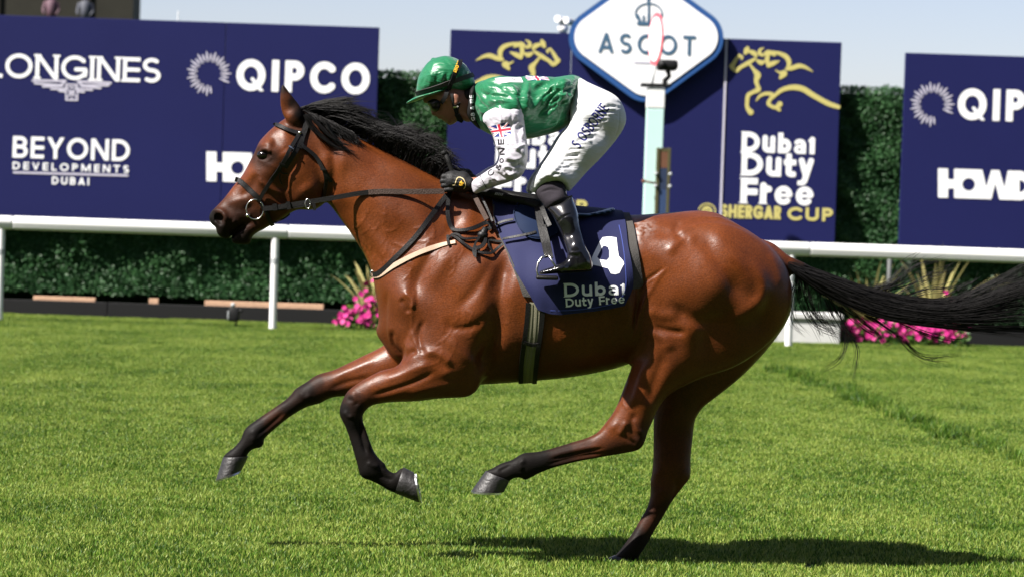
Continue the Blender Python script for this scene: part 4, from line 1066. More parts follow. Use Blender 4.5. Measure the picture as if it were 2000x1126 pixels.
# ================================================================== the horse
def coat_material():
    M = bpy.data.materials.new('bay_coat'); M.use_nodes = True
    nt = M.node_tree; b = nt.nodes['Principled BSDF']; L = nt.links
    tc = nt.nodes.new('ShaderNodeTexCoord')
    n = nt.nodes.new('ShaderNodeTexNoise'); n.inputs['Scale'].default_value = 7; n.inputs['Detail'].default_value = 6
    L.new(tc.outputs['Object'], n.inputs['Vector'])
    mx = nt.nodes.new('ShaderNodeMix'); mx.data_type = 'RGBA'
    mx.inputs[6].default_value = (0.062, 0.0136, 0.0031, 1); mx.inputs[7].default_value = (0.158, 0.0410, 0.0086, 1)
    L.new(n.outputs['Fac'], mx.inputs[0])
    n3 = nt.nodes.new('ShaderNodeTexNoise'); n3.inputs['Scale'].default_value = 170; n3.inputs['Detail'].default_value = 3
    L.new(tc.outputs['Object'], n3.inputs['Vector'])
    mp = nt.nodes.new('ShaderNodeMapRange'); mp.inputs[1].default_value = .3; mp.inputs[2].default_value = .7; mp.inputs[3].default_value = .72; mp.inputs[4].default_value = 1.25
    L.new(n3.outputs['Fac'], mp.inputs[0])
    mu = nt.nodes.new('ShaderNodeVectorMath'); mu.operation = 'SCALE'
    L.new(mx.outputs[2], mu.inputs[0]); L.new(mp.outputs[0], mu.inputs['Scale'])
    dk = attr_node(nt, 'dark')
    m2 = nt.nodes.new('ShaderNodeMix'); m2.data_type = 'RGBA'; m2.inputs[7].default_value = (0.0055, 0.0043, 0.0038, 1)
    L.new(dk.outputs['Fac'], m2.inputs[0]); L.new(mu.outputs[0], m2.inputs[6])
    fo = attr_node(nt, 'pale_patch'); nf = nt.nodes.new('ShaderNodeTexNoise'); nf.inputs['Scale'].default_value = 60; nf.inputs['Detail'].default_value = 6; L.new(tc.outputs['Object'], nf.inputs['Vector'])
    mf = nt.nodes.new('ShaderNodeMath'); mf.operation = 'MULTIPLY_ADD'; mf.inputs[1].default_value = 2.2; L.new(nf.outputs['Fac'], mf.inputs[0]); mf.inputs[2].default_value = -.75
    mg = nt.nodes.new('ShaderNodeMath'); mg.operation = 'MULTIPLY'; mg.use_clamp = True; L.new(fo.outputs['Fac'], mg.inputs[0]); L.new(mf.outputs[0], mg.inputs[1])
    m3 = nt.nodes.new('ShaderNodeMix'); m3.data_type = 'RGBA'; m3.inputs[7].default_value = (0.62, 0.55, 0.52, 1); L.new(mg.outputs[0], m3.inputs[0]); L.new(m2.outputs[2], m3.inputs[6])
    L.new(m3.outputs[2], b.inputs['Base Color'])
    n4 = nt.nodes.new('ShaderNodeTexNoise'); n4.inputs['Scale'].default_value = 11; n4.inputs['Detail'].default_value = 3
    L.new(tc.outputs['Object'], n4.inputs['Vector'])
    mr = nt.nodes.new('ShaderNodeMapRange'); mr.inputs[1].default_value = .3; mr.inputs[2].default_value = .7; mr.inputs[3].default_value = .31; mr.inputs[4].default_value = .48
    L.new(n4.outputs['Fac'], mr.inputs[0])
    ra = nt.nodes.new('ShaderNodeMath'); ra.operation = 'MULTIPLY_ADD'; ra.inputs[1].default_value = .22; L.new(dk.outputs['Fac'], ra.inputs[0]); L.new(mr.outputs[0], ra.inputs[2]); L.new(ra.outputs[0], b.inputs['Roughness'])
    rs = nt.nodes.new('ShaderNodeMath'); rs.operation = 'MULTIPLY_ADD'; rs.inputs[1].default_value = -.18; rs.inputs[2].default_value = .30; L.new(dk.outputs['Fac'], rs.inputs[0]); L.new(rs.outputs[0], b.inputs['Specular IOR Level'])
    b.inputs['Specular IOR Level'].default_value = 0.42
    b.inputs['Sheen Weight'].default_value = 0.0
    n2 = nt.nodes.new('ShaderNodeTexNoise'); n2.inputs['Scale'].default_value = 1; n2.inputs['Detail'].default_value = 4
    mq = nt.nodes.new('ShaderNodeMapping'); mq.inputs['Scale'].default_value = (70, 220, 260); mq.inputs['Rotation'].default_value = (0, .5, 0); L.new(tc.outputs['Object'], mq.inputs['Vector']); L.new(mq.outputs[0], n2.inputs['Vector'])
    bp = nt.nodes.new('ShaderNodeBump'); bp.inputs['Strength'].default_value = 0.2; bp.inputs['Distance'].default_value = 0.004
    L.new(n2.outputs['Fac'], bp.inputs['Height'])
    n5 = nt.nodes.new('ShaderNodeTexNoise'); n5.inputs['Scale'].default_value = 30; n5.inputs['Detail'].default_value = 5; n5.inputs['Roughness'].default_value = .6; n5.inputs['Distortion'].default_value = .8
    L.new(tc.outputs['Object'], n5.inputs['Vector'])
    b5 = nt.nodes.new('ShaderNodeBump'); b5.inputs['Strength'].default_value = 0.10; b5.inputs['Distance'].default_value = 0.010
    L.new(n5.outputs['Fac'], b5.inputs['Height']); L.new(bp.outputs[0], b5.inputs['Normal']); L.new(b5.outputs[0], b.inputs['Normal'])
    return M
M_COAT = coat_material()
M_HOOF = mat('hoof_horn', (0.020, 0.0185, 0.0185), 0.5, 0.5, noise=0.5, nscale=60, bump=0.3, bscale=90)
M_SHOE = mat('plate_metal', (0.75, 0.75, 0.74), 0.28, 0.5, metal=1.0)
M_EYE = mat('eye_gloss', (0.004, 0.003, 0.0025), 0.16, 0.45)

horse = empty('racehorse', (W1(1150, 1105, 0).x, 0, 0), 'bay thoroughbred with black legs galloping on the turf under the jockey', 'horse')

VX = 0.0048
hv = Volume(388, 150, 1650, 1120, -0.36, 0.36, VX)
TRUNK = [(585, 214), (610, 224), (650, 243), (700, 268), (760, 298), (830, 334), (890, 362), (950, 379), (1000, 390), (1060, 402), (1120, 409), (1180, 415),
         (1227, 420), (1278, 417.5), (1328, 413.5), (1367, 411.5), (1399, 416), (1422, 427), (1453, 446), (1485, 468), (1512, 493), (1528, 515), (1538, 540),
         (1540, 575), (1530, 605), (1500, 640), (1440, 680), (1350, 700), (1280, 705), (1236, 708), (1201, 719), (1150, 730), (1096, 738), (1010, 745.5), (940, 750),
         (880, 752), (820, 738), (778, 709), (761, 691), (748, 671), (738, 656), (735, 643), (739, 628), (738, 599), (733, 569), (729, 542), (724, 525),
         (711, 496), (687, 458), (669, 433), (653, 411), (640, 394), (622, 365), (603, 330), (588, 290), (578, 250)]
hv.outline(TRUNK, [(640, 310, .085), (700, 360, .10), (740, 420, .125), (800, 440, .15), (880, 400, .085), (850, 520, .205), (775, 600, .165), (790, 660, .15),
                   (930, 540, .235), (1000, 600, .255), (1000, 690, .19), (1090, 560, .285), (1190, 560, .28), (1100, 690, .20), (960, 420, .085), (1060, 440, .15), (1180, 450, .175),
                   (1250, 560, .235), (1330, 470, .21), (1410, 490, .22), (1490, 540, .16), (1260, 680, .14), (1420, 640, .14), (620, 250, .055)], 0.0, yref=0.0)
# head
HEAD = [(604, 224), (588, 217), (572, 222), (558, 231), (541, 243), (523, 259), (507, 277), (498, 296), (487, 318), (473, 343), (458, 361), (439, 386), (421, 405), (411.5, 415),
        (408.6, 426), (413, 437), (421, 444), (424, 455), (431, 463), (441, 466.5), (449, 463), (456, 453), (466, 445), (480, 441), (504, 450), (520, 444), (535, 437), (549, 430), (566, 417),
        (582, 410), (604, 410), (620, 407), (634, 394), (641, 370), (640, 335), (634, 290), (622, 250)]
hv.outline(HEAD, [(520, 285, .098), (545, 270, .088), (508, 320, .078), (590, 350, .092), (605, 380, .085), (555, 380, .07), (475, 375, .054), (455, 400, .05), (428, 425, .056), (438, 450, .045),
                  (500, 410, .055), (540, 420, .05), (590, 250, .062)], 0.0, k=0.03)
LIP = [(474, 436), (462, 447), (454, 459), (452, 467), (455, 474), (467, 477), (482, 477.5), (490, 472), (493, 462), (505, 452.5), (520, 444), (530, 432), (512, 424), (488, 428)]
hv.outline(LIP, [(470, 462, .034), (500, 440, .042)], 0.0, k=0.007)
# ears
for sy, dx in ((-0.052, 0), (0.052, 0)):
    EAR = [(551, 166), (547.5, 182), (547.5, 200), (550, 216), (557, 232), (568, 246), (585, 248), (594, 232), (588, 212), (577, 196), (566, 182), (557, 170)]
    EAR = [(x + dx, y) for x, y in EAR]
    hv.outline(EAR, [(560, 205, .016), (572, 235, .026)], [(551, 168, sy * 1.25), (575, 235, sy)], k=0.012)
# legs: near fore (folded), far fore (reaching), near hind (swung forward), far hind (on the ground)
NF = [(781, 709), (742, 724), (711, 740.5), (690, 754), (678, 765), (669.5, 780), (664, 796), (664, 809), (669, 821), (675, 833), (681, 850), (689, 875), (695, 896), (700, 915), (703, 926),
      (711, 933.5), (723, 937.5), (742, 947), (757, 956), (773, 962), (788, 958), (796, 940), (795, 922), (787, 913), (779, 917), (771, 923), (763, 921), (755, 914), (751, 905),
      (742, 896.5), (732.5, 884.5), (725, 868), (715.5, 843), (709.5, 824), (709, 810), (714, 801), (726, 791), (748, 786), (773, 783.6), (816, 782), (851, 777.5), (878, 776), (910, 774), (925, 767),
      (934, 757), (942, 740), (955, 700), (940, 640), (890, 600), (830, 610), (800, 660)]
hv.outline(NF, [(880, 690, .10), (820, 740, .082), (760, 758, .06), (705, 780, .046), (690, 800, .042), (700, 860, .028), (712, 900, .031), (722, 920, .036), (752, 934, .028), (780, 940, .03), (905, 760, .05)],
           [(900, 660, -.13), (800, 745, -.15), (690, 790, -.14), (700, 870, -.13), (780, 940, -.12)], k=0.035)
FF = [(800, 640), (745, 676.5), (711, 693.5), (673.5, 712), (649, 723), (630, 728), (614.5, 734), (599, 745), (577, 759), (568, 770), (555, 782), (530.5, 799), (502.5, 818), (482.5, 833),
      (475.5, 844), (471, 856), (459, 871), (446.5, 880.5), (436.5, 892), (446, 902), (465, 906), (480, 900), (483, 888), (490, 879), (499, 874), (509, 872.5), (515.5, 865), (517, 855),
      (533.5, 839.5), (555.5, 821), (580, 804), (602, 793), (624, 787), (642.5, 777.5), (658, 774), (690, 772), (740, 770), (800, 760), (850, 730), (860, 680), (840, 640)]
hv.outline(FF, [(790, 700, .085), (700, 735, .066), (640, 760, .05), (585, 785, .044), (540, 815, .03), (500, 850, .034), (470, 880, .029), (455, 895, .03)],
           [(800, 690, .13), (620, 765, .14), (455, 895, .12)], k=0.03)
NH = [(1330, 450), (1285, 480), (1258, 540), (1254, 590), (1258, 640), (1246, 682), (1236, 707), (1231, 724), (1219, 755), (1207, 786), (1196, 807), (1186, 820), (1168, 842), (1147, 853.5), (1118, 862), (1082, 873),
      (1053, 880), (1024, 883), (1010, 890), (999, 896.5), (977, 904), (961, 913), (950, 919), (958, 932), (978, 940), (994, 938), (1004, 931.5), (1017, 931), (1026, 935), (1038.5, 929.5),
      (1053, 922), (1082, 911), (1125, 900), (1168, 892), (1204, 886), (1237, 880), (1251, 873.5), (1259, 860.5), (1266, 839), (1273, 824), (1285, 798), (1310, 768), (1370, 738), (1430, 718), (1480, 688),
      (1524, 646), (1542, 608), (1546, 570), (1536, 528), (1500, 482), (1440, 445), (1380, 435)]
hv.outline(NH, [(1380, 530, .165), (1300, 540, .125), (1460, 570, .14), (1320, 640, .135), (1400, 660, .10), (1480, 650, .07), (1290, 720, .105), (1260, 770, .075), (1230, 815, .056), (1220, 850, .047), (1180, 866, .038), (1120, 881, .029),
                (1060, 898, .031), (1022, 907, .037), (985, 917, .028), (970, 925, .032)],
           [(1380, 530, -.105), (1480, 620, -.10), (1300, 700, -.10), (1230, 840, -.12), (980, 920, -.13)], k=0.05)
FH = [(1300, 620), (1279, 760), (1277, 821), (1276.5, 864), (1276, 893), (1273.5, 922), (1270.5, 940), (1271, 958), (1268.5, 976), (1262, 994), (1251, 1012), (1240.5, 1030), (1226, 1052), (1211, 1072),
      (1199, 1085), (1193, 1095), (1212, 1106), (1237, 1104), (1245, 1093), (1250, 1080), (1262, 1062), (1276.5, 1037), (1294.5, 1008), (1312.5, 978), (1330.5, 954), (1344.5, 936), (1348.5, 925), (1349, 893),
      (1352, 864), (1357, 824), (1365, 806), (1379, 790), (1402.5, 772), (1431.5, 749), (1460, 723.5), (1492.5, 688.5), (1520, 653.5), (1539, 622), (1547, 590), (1543, 545), (1500, 500), (1420, 480), (1340, 520)]
hv.outline(FH, [(1400, 580, .15), (1380, 680, .12), (1320, 800, .072), (1315, 860, .05), (1310, 930, .046), (1295, 985, .037), (1260, 1035, .031), (1235, 1070, .037), (1220, 1092, .03)],
           [(1400, 560, .12), (1320, 800, .13), (1310, 930, .12), (1220, 1092, .10)], k=0.05)
# dock of the tail
hv.capsule([W(1500, 498, 0), W(1530, 514, 0), W(1562, 522, 0), (W(1610, 540, 0))], [.045, .036, .024, .010], k=0.05)
# nostrils
for sy in (-1, 1):
    hv.outline([(412, 420), (420, 415), (432, 417), (438, 426), (436, 438), (428, 443), (420, 436), (413, 430)], [(426, 428, .040)], sy * 0.070, sub=True, pad=.02)
hV, hQ = hv.mesh(7)
print('horse verts', len(hV))

# muscles, folds, veins: real relief on the one body mesh
rl = Relief(395, 160, 1660, 1110, 1.0)
S = rl.stroke
# head: facial crest, eye socket, cheek edge, muzzle
S([(496, 343), (528, 368), (562, 384)], 4.5, 6.5)
S([(505, 338), (490, 365), (470, 392)], 7, -5.5); S([(540, 330), (556, 356), (556, 376)], 7, -4)
S([(528, 278), (545, 283), (560, 300)], 9, -4)
rl.blob(512, 286, 13, 5, 5, -25); rl.blob(519, 319, 11, 4, 3, 25)
rl.blob(515, 303, 13, 8, -9, 15); S([(502, 305), (509, 295), (519, 292), (529, 299)], 2.6, 4.5, taper=.12); S([(503, 309), (512, 314), (523, 313), (530, 306)], 2.4, 3, taper=.12); S([(500, 298), (510, 288), (524, 287)], 2.2, -2.5)
S([(600, 290), (580, 312), (562, 342), (552, 374), (562, 398), (590, 405)], 6, -6)
S([(640, 250), (650, 300), (648, 350), (640, 395)], 9, -12, taper=.15)
S([(636, 290), (640, 330), (634, 380)], 7, 5)
rl.blob(600, 350, 26, 30, 6)
S([(480, 441), (468, 447), (457, 456), (451, 464)], 2.5, -9, taper=.1)
S([(447, 428), (452, 442), (447, 455)], 4, -4); S([(452, 430), (462, 436), (472, 434)], 5, 3.5)
S([(409, 417), (420, 411), (433, 413), (441, 424), (440, 438)], 3, 5)
S([(455, 405), (475, 410), (500, 400)], 5, -3); S([(440, 400), (470, 390), (500, 375)], 4, 2.5)
# neck and throat
S([(655, 380), (690, 440), (715, 490), (728, 530)], 13, -7)
S([(660, 330), (740, 400), (820, 450)], 22, 5); S([(690, 290), (790, 360), (880, 400)], 14, -6)
S([(690, 420), (745, 480), (768, 520)], 10, 5)
# shoulder blade, point of shoulder, arm
S([(905, 405), (880, 450), (840, 500), (812, 560), (818, 610)], 9, -9); S([(930, 410), (905, 470), (862, 520), (832, 580)], 12, 7)
S([(975, 470), (955, 520), (925, 570), (885, 612)], 8, -6); S([(990, 480), (975, 560), (968, 640), (948, 700), (940, 745)], 13, -24, taper=.2); rl.blob(905, 640, 36, 60, 15, 8)
rl.blob(940, 600, 26, 60, 13, 8); rl.blob(880, 560, 34, 42, 7, 20)
rl.blob(792, 590, 14, 20, 9); S([(786, 570), (797, 575), (808, 588), (806, 606)], 3, 6); S([(783, 581), (790, 590), (800, 612)], 4, -7)
S([(755, 560), (752, 610), (757, 660), (775, 695)], 4, -6); S([(768, 640), (770, 672), (790, 700)], 3.5, -8); rl.blob(762, 655, 8, 24, 7, -12); rl.blob(790, 670, 12, 26, 7, -25)
S([(830, 620), (818, 650), (822, 680), (840, 690)], 4, -7); S([(800, 640), (812, 668), (830, 684)], 3, 3)
S([(872, 615), (885, 640), (930, 632), (955, 610)], 6, -6); S([(870, 650), (900, 690), (940, 720)], 8, 6)
S([(820, 690), (850, 688), (872, 702), (880, 720)], 6, 8); S([(818, 683), (800, 690), (780, 708)], 5, -9)
# forearm
S([(860, 720), (810, 745), (760, 762), (715, 775)], 4, -6); S([(850, 705), (800, 725), (740, 745)], 6, 5); S([(900, 745), (850, 755), (790, 770)], 6, 5)
rl.blob(872, 727, 9, 7, 6); S([(694, 760), (690, 775), (694, 790)], 5, 4)
S([(705, 820), (712, 850), (722, 880)], 3, 3); S([(697, 815), (704, 850), (714, 890)], 2.5, -2.5)
# barrel: ribs, girth line, flank
for i in range(8):
    x = 1075 + i * 24
    S([(x, 500), (x + 8, 570), (x + 4, 640), (x - 12, 690)], 6, 1.6)
S([(1215, 470), (1232, 530), (1228, 590), (1215, 650)], 12, 5)
S([(1240, 480), (1252, 540), (1250, 600), (1240, 660)], 11, -9)
for i in range(11):                                    # wrinkles of the flank fold
    t = i / 10
    S([(1262 + 40 * (1 - t), 520 + 8 * t + 6 * i), (1250 + 10 * (1 - t), 548 + 5 * i), (1240 - 6 * t, 575 + 9 * i)], 1.8, -3.2 if i % 2 else -2.4)
    S([(1268 + 40 * (1 - t), 522 + 8 * t + 6 * i), (1255 + 10 * (1 - t), 551 + 5 * i), (1245 - 6 * t, 580 + 9 * i)], 2, 2.2)
# hip, croup, thigh
S([(1250, 440), (1300, 455), (1340, 470), (1350, 490)], 9, -6); rl.blob(1322, 458, 18, 9, 8, -25); S([(1300, 500), (1330, 470), (1365, 470)], 7, 6)
S([(1330, 430), (1320, 450), (1335, 470)], 5, -4)
S([(1365, 450), (1410, 520), (1440, 570), (1450, 600)], 12, -9); S([(1385, 440), (1440, 510), (1470, 580)], 14, 6)
S([(1450, 500), (1480, 530), (1490, 570), (1470, 600), (1430, 620), (1380, 630)], 9, 9); S([(1500, 560), (1495, 610), (1470, 650)], 10, -3)
S([(1300, 590), (1360, 625), (1420, 622), (1450, 600)], 10, -10); rl.blob(1390, 560, 45, 45, 6)
S([(1270, 635), (1300, 645), (1345, 650)], 5, -7); S([(1262, 600), (1290, 615), (1330, 610)], 8, 5)
S([(1264, 640), (1300, 660), (1310, 690)], 8, 7); rl.blob(1285, 668, 20, 20, 8)
S([(1262, 700), (1245, 750), (1232, 800)], 6, 5); S([(1300, 680), (1280, 740), (1262, 800)], 9, -8)
S([(1225, 820), (1215, 838), (1205, 850)], 4, 5); S([(1240, 800), (1235, 840), (1250, 862)], 5, -6); rl.blob(1250, 855, 9, 10, 4); rl.blob(1200, 832, 8, 6, 4, -35)
S([(1180, 868), (1130, 876), (1070, 890)], 3, 2.5); S([(1190, 882), (1130, 890), (1060, 908)], 2.5, -3); rl.blob(1021, 899, 8, 8, 3)
S([(1500, 490), (1518, 525), (1528, 565)], 5, 2.5)
S([(707, 815), (715, 850), (727, 885)], 2.4, 4.5); S([(700, 815), (709, 860), (718, 892)], 1.8, -4.5); S([(671, 800), (680, 812), (692, 812)], 3, 4); S([(676, 778), (690, 782), (700, 792)], 3, -3.5)
S([(716, 900), (728, 908), (742, 910)], 3.5, 4); S([(735, 925), (752, 932), (768, 938)], 2.5, -3); S([(745, 912), (758, 925), (772, 930)], 2.2, 3)
S([(1185, 873), (1130, 884), (1065, 899)], 1.8, -4.5); S([(1190, 887), (1130, 896), (1060, 914)], 2.2, 4.5); S([(1028, 897), (1016, 905), (1022, 918)], 3.2, 4.5); S([(1000, 905), (985, 914), (972, 920)], 2.4, -3); S([(1235, 815), (1245, 838), (1258, 845)], 3, 4); S([(1215, 845), (1228, 858), (1245, 868)], 3, -4)
# veins
def vein(P, amp=2.0, w=1.7, jit=5):
    amp *= .75
    P = spline(P, 6); P = P + RNG.normal(0, jit * .35, P.shape) * np.linspace(0.3, 1, len(P))[:, None] ** 0
    S(P[::2], w, amp, n=4, taper=.12)
for _ in range(80):                                    # neck and shoulder network
    x = RNG.uniform(690, 900); y = RNG.uniform(395, 520)
    if y > 0.95 * (x - 560) + 250 + 130 or (RNG.random() < .4) or y < 0.62 * (x - 640) + 290: continue
    a = RNG.uniform(0.9, 2.2); L_ = RNG.uniform(18, 48)
    vein([(x, y), (x + math.cos(a) * L_ * .5, y + math.sin(a) * L_ * .5), (x + math.cos(a + .4) * L_, y + math.sin(a + .4) * L_)], 1.3, 1.4, 4)
for _ in range(26):
    x = RNG.uniform(1075, 1215); y = RNG.uniform(630, 680); a = RNG.uniform(-.7, .9); L_ = RNG.uniform(14, 40)
    vein([(x, y), (x + math.cos(a) * L_ * .5, y + math.sin(a) * L_ * .5), (x + math.cos(a + .5) * L_, y + math.sin(a + .5) * L_)], 1.2, 1.4, 5)
for _ in range(14):
    x = RNG.uniform(840, 1000); y = RNG.uniform(600, 700); a = RNG.uniform(.6, 2.0); L_ = RNG.uniform(34, 70)
    vein([(x, y), (x + math.cos(a) * L_ * .5, y + math.sin(a) * L_ * .5), (x + math.cos(a + .5) * L_, y + math.sin(a + .5) * L_)], 1.2, 1.5, 5)
vein([(690, 400), (700, 440), (716, 480), (735, 520)], 2.2, 2.2); vein([(760, 470), (790, 480), (830, 470), (880, 480)], 1.6, 2)
vein([(905, 600), (935, 620), (960, 650), (975, 690)], 2, 2); vein([(1228, 740), (1216, 775), (1230, 800)], 1.6, 1.6); vein([(810, 560), (806, 620), (815, 680)], 2, 2)
vein([(500, 335), (515, 352), (520, 372), (500, 392)], 1.6, 1.6); vein([(560, 395), (540, 405), (515, 415)], 1.8, 1.8)

hN = normals(hV, hQ)
px, py = to_px(hV)
near = np.clip((0.03 - hV[:, 1]) / 0.05, 0, 1)
wN = np.clip((-hN[:, 1] - 0.08) / 0.45, 0, 1) * near
far_mirror = np.clip((hN[:, 1] - 0.1) / 0.5, 0, 1) * np.clip((hV[:, 1] - 0.04) / 0.05, 0, 1) * (py < 700)
D = rl.sample(px, py) * 0.00120 * (wN + 0.8 * far_mirror)
# far-side legs show their inner sides: light relief of their own
rf = Relief(395, 640, 1660, 1110, 1.0)
rf.stroke([(740, 700), (690, 720), (640, 742)], 5, 4); rf.stroke([(730, 735), (680, 745), (640, 760)], 4, -5); rf.stroke([(585, 762), (595, 775), (610, 770)], 4, 4)
rf.stroke([(560, 800), (520, 835), (495, 855)], 3, -4); rf.stroke([(560, 812), (535, 832), (512, 852)], 2.5, 3); rf.stroke([(490, 838), (497, 850), (490, 862)], 4, 3)
rf.stroke([(1290, 930), (1297, 950), (1290, 965)], 4, 4); rf.stroke([(1318, 930), (1322, 955), (1310, 985)], 4, -5); rf.stroke([(1300, 990), (1275, 1030), (1250, 1062)], 3, -3); rf.blob(1285, 925, 7, 8, 4); rf.blob(1338, 930, 7, 10, 4)
D += rf.sample(px, py) * 0.001 * np.clip((-hN[:, 1] - 0.05) / 0.45, 0, 1) * np.clip((hV[:, 1] - 0.02) / 0.04, 0, 1)
hV = hV + hN * D[:, None]
# coat: black points, dark muzzle and eye surround (own colouring); far hind also painted darker as shade
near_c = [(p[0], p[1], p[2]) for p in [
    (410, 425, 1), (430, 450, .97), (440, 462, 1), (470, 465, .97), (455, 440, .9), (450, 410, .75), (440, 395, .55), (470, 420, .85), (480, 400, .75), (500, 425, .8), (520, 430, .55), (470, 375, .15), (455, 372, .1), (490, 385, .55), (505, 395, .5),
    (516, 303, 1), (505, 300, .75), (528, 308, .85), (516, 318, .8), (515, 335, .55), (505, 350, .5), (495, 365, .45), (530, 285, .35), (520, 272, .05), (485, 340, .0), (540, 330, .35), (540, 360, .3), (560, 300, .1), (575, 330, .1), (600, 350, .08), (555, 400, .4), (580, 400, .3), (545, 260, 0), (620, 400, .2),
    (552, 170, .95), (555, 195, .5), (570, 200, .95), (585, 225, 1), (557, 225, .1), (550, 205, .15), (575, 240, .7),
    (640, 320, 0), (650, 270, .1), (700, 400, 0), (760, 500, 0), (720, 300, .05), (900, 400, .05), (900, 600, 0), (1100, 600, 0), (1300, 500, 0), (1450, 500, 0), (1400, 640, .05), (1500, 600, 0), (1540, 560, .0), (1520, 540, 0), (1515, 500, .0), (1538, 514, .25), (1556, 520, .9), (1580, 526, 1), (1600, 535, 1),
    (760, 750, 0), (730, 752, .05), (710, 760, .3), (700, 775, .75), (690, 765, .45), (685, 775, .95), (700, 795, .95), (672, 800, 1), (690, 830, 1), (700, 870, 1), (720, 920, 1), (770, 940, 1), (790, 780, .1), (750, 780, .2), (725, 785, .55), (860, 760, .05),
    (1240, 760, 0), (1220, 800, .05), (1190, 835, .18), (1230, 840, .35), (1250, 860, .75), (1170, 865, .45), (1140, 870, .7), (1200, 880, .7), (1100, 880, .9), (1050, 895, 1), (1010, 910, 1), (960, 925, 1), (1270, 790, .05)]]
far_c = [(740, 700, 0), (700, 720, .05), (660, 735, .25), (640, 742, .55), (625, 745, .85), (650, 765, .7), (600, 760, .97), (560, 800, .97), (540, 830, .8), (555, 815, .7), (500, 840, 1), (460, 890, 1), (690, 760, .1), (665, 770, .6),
         (1320, 780, .3), (1310, 860, .42), (1290, 930, .25), (1330, 935, .35), (1285, 970, .45), (1265, 1010, .75), (1300, 990, .8), (1240, 1050, .97), (1220, 1085, 1), (800, 700, 0), (1400, 600, 0), (900, 600, 0), (600, 300, 0), (430, 440, .9)]  # upper far hind values raised to paint in its shade
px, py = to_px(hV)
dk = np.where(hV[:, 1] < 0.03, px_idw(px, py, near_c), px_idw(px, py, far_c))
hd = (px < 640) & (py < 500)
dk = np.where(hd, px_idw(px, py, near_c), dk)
pale_patch = np.exp(-((px - 1243) / 7) ** 2 - ((py - 462) / 26) ** 2) + .5 * np.exp(-((px - 1262) / 14) ** 2 - ((py - 445) / 14) ** 2)  # whitish streak on the loin behind the pad
horse_body = obj('body', hV, hQ, M_COAT, horse, attrs={'dark': np.clip(dk, 0, 1), 'pale_patch': pale_patch * (hV[:, 1] < 0)})
BVH = BVHTree.FromPolygons([tuple(v) for v in hV.tolist()], hQ.tolist())
def bodyhit(p, bvh=None, lift=0.0):
    """front surface point seen through pixel p"""
    d = Vector(W(p[0], p[1], 0) - cam_loc).normalized()
    r = (bvh or BVH).ray_cast(Vector(cam_loc), d)
    if r[0] is None: return None, None
    return r[0] + r[1] * lift, r[1]

# eye
e, en = bodyhit((516, 302))
eb = MB(); eb.ball((e.x + .001, e.y + 0.0135, e.z - .002), 0.026, 18, 14, (1.22, 1, .82)); eb.build('eye', M_EYE, horse)

def hoof(cf, ch, toe, heel, y0, wt, wb):
    """coronet front / heel, toe and heel of the sole, as seen"""
    cf, ch, toe, heel = [np.array(W(p[0], p[1], y0)) for p in (cf, ch, toe, heel)]
    n = 20; rings = []
    for t in (0, 0.12, .35, .7, .94, 1.0):
        a = cf + (toe - cf) * t; b = ch + (heel - ch) * t
        wd = wt + (wb - wt) * t + (0.003 if t == .12 else 0)
        c = (a + b) / 2; ax = (a - b) / 2
        if t == 1.0: ax = ax * .985; wd *= .985
        ring = []
        for q in range(n):
            an = 2 * math.pi * q / n
            k = 1 - 0.22 * max(0, -math.cos(an)) ** 2
            ring.append(c + ax * math.cos(an) + np.array([0, wd * math.sin(an) * k, 0]))
        rings.append(ring)
    V = [p for r_ in rings for p in r_]; F = []
    for i in range(len(rings) - 1):
        for q in range(n):
            F.append((i * n + q, i * n + (q + 1) % n, (i + 1) * n + (q + 1) % n, (i + 1) * n + q))
    F.append(tuple(range(n))); F.append(tuple(range((len(rings) - 1) * n, len(rings) * n))[::-1])
    o = smooth_by_angle(obj('hoof', V, F, M_HOOF, horse), 50)
    # the racing plate: a thin open ring nailed under the sole
    ax = (toe - heel); ln = np.linalg.norm(ax); ax = ax / ln
    dn = (toe - cf) - ax * ((toe - cf) @ ax); dn /= np.linalg.norm(dn)
    s = MB(); V = []; F = []; m_ = 22
    c = (toe + heel) / 2
    for q in range(m_ + 1):
        an = -2.5 + 5.0 * q / m_
        for rr, dd in ((1.03, 0.0), (1.03, .007), (.72, .007), (.72, 0.0)):
            k = 1 - 0.22 * max(0, -math.cos(an)) ** 2
            V.append(c + ax * (ln / 2 * rr * math.cos(an)) + np.array([0, wb * rr * math.sin(an) * k, 0]) + dn * (dd + 0.0005))
    for q in range(m_):
        for e_ in range(4):
            F.append((q * 4 + e_, q * 4 + (e_ + 1) % 4, (q + 1) * 4 + (e_ + 1) % 4, (q + 1) * 4 + e_))
    F += [(0, 1, 2, 3), tuple(m_ * 4 + i for i in (3, 2, 1, 0))]
    s.add(V, F); sh = s.build('horseshoe', M_SHOE, o, smooth=False)
    return o
hoof((771, 962), (788, 911), (820, 981), (808, 921), -.115, .045, .06)
hoof((436, 891), (485, 890), (421.5, 936), (472, 917), .12, .046, .06)
hoof((949, 918), (996, 937), (921, 957), (984, 960), -.13, .046, .06)
hoof((1200, 1083), (1245, 1094), (1158, 1103), (1238, 1106), .10, .046, .06)

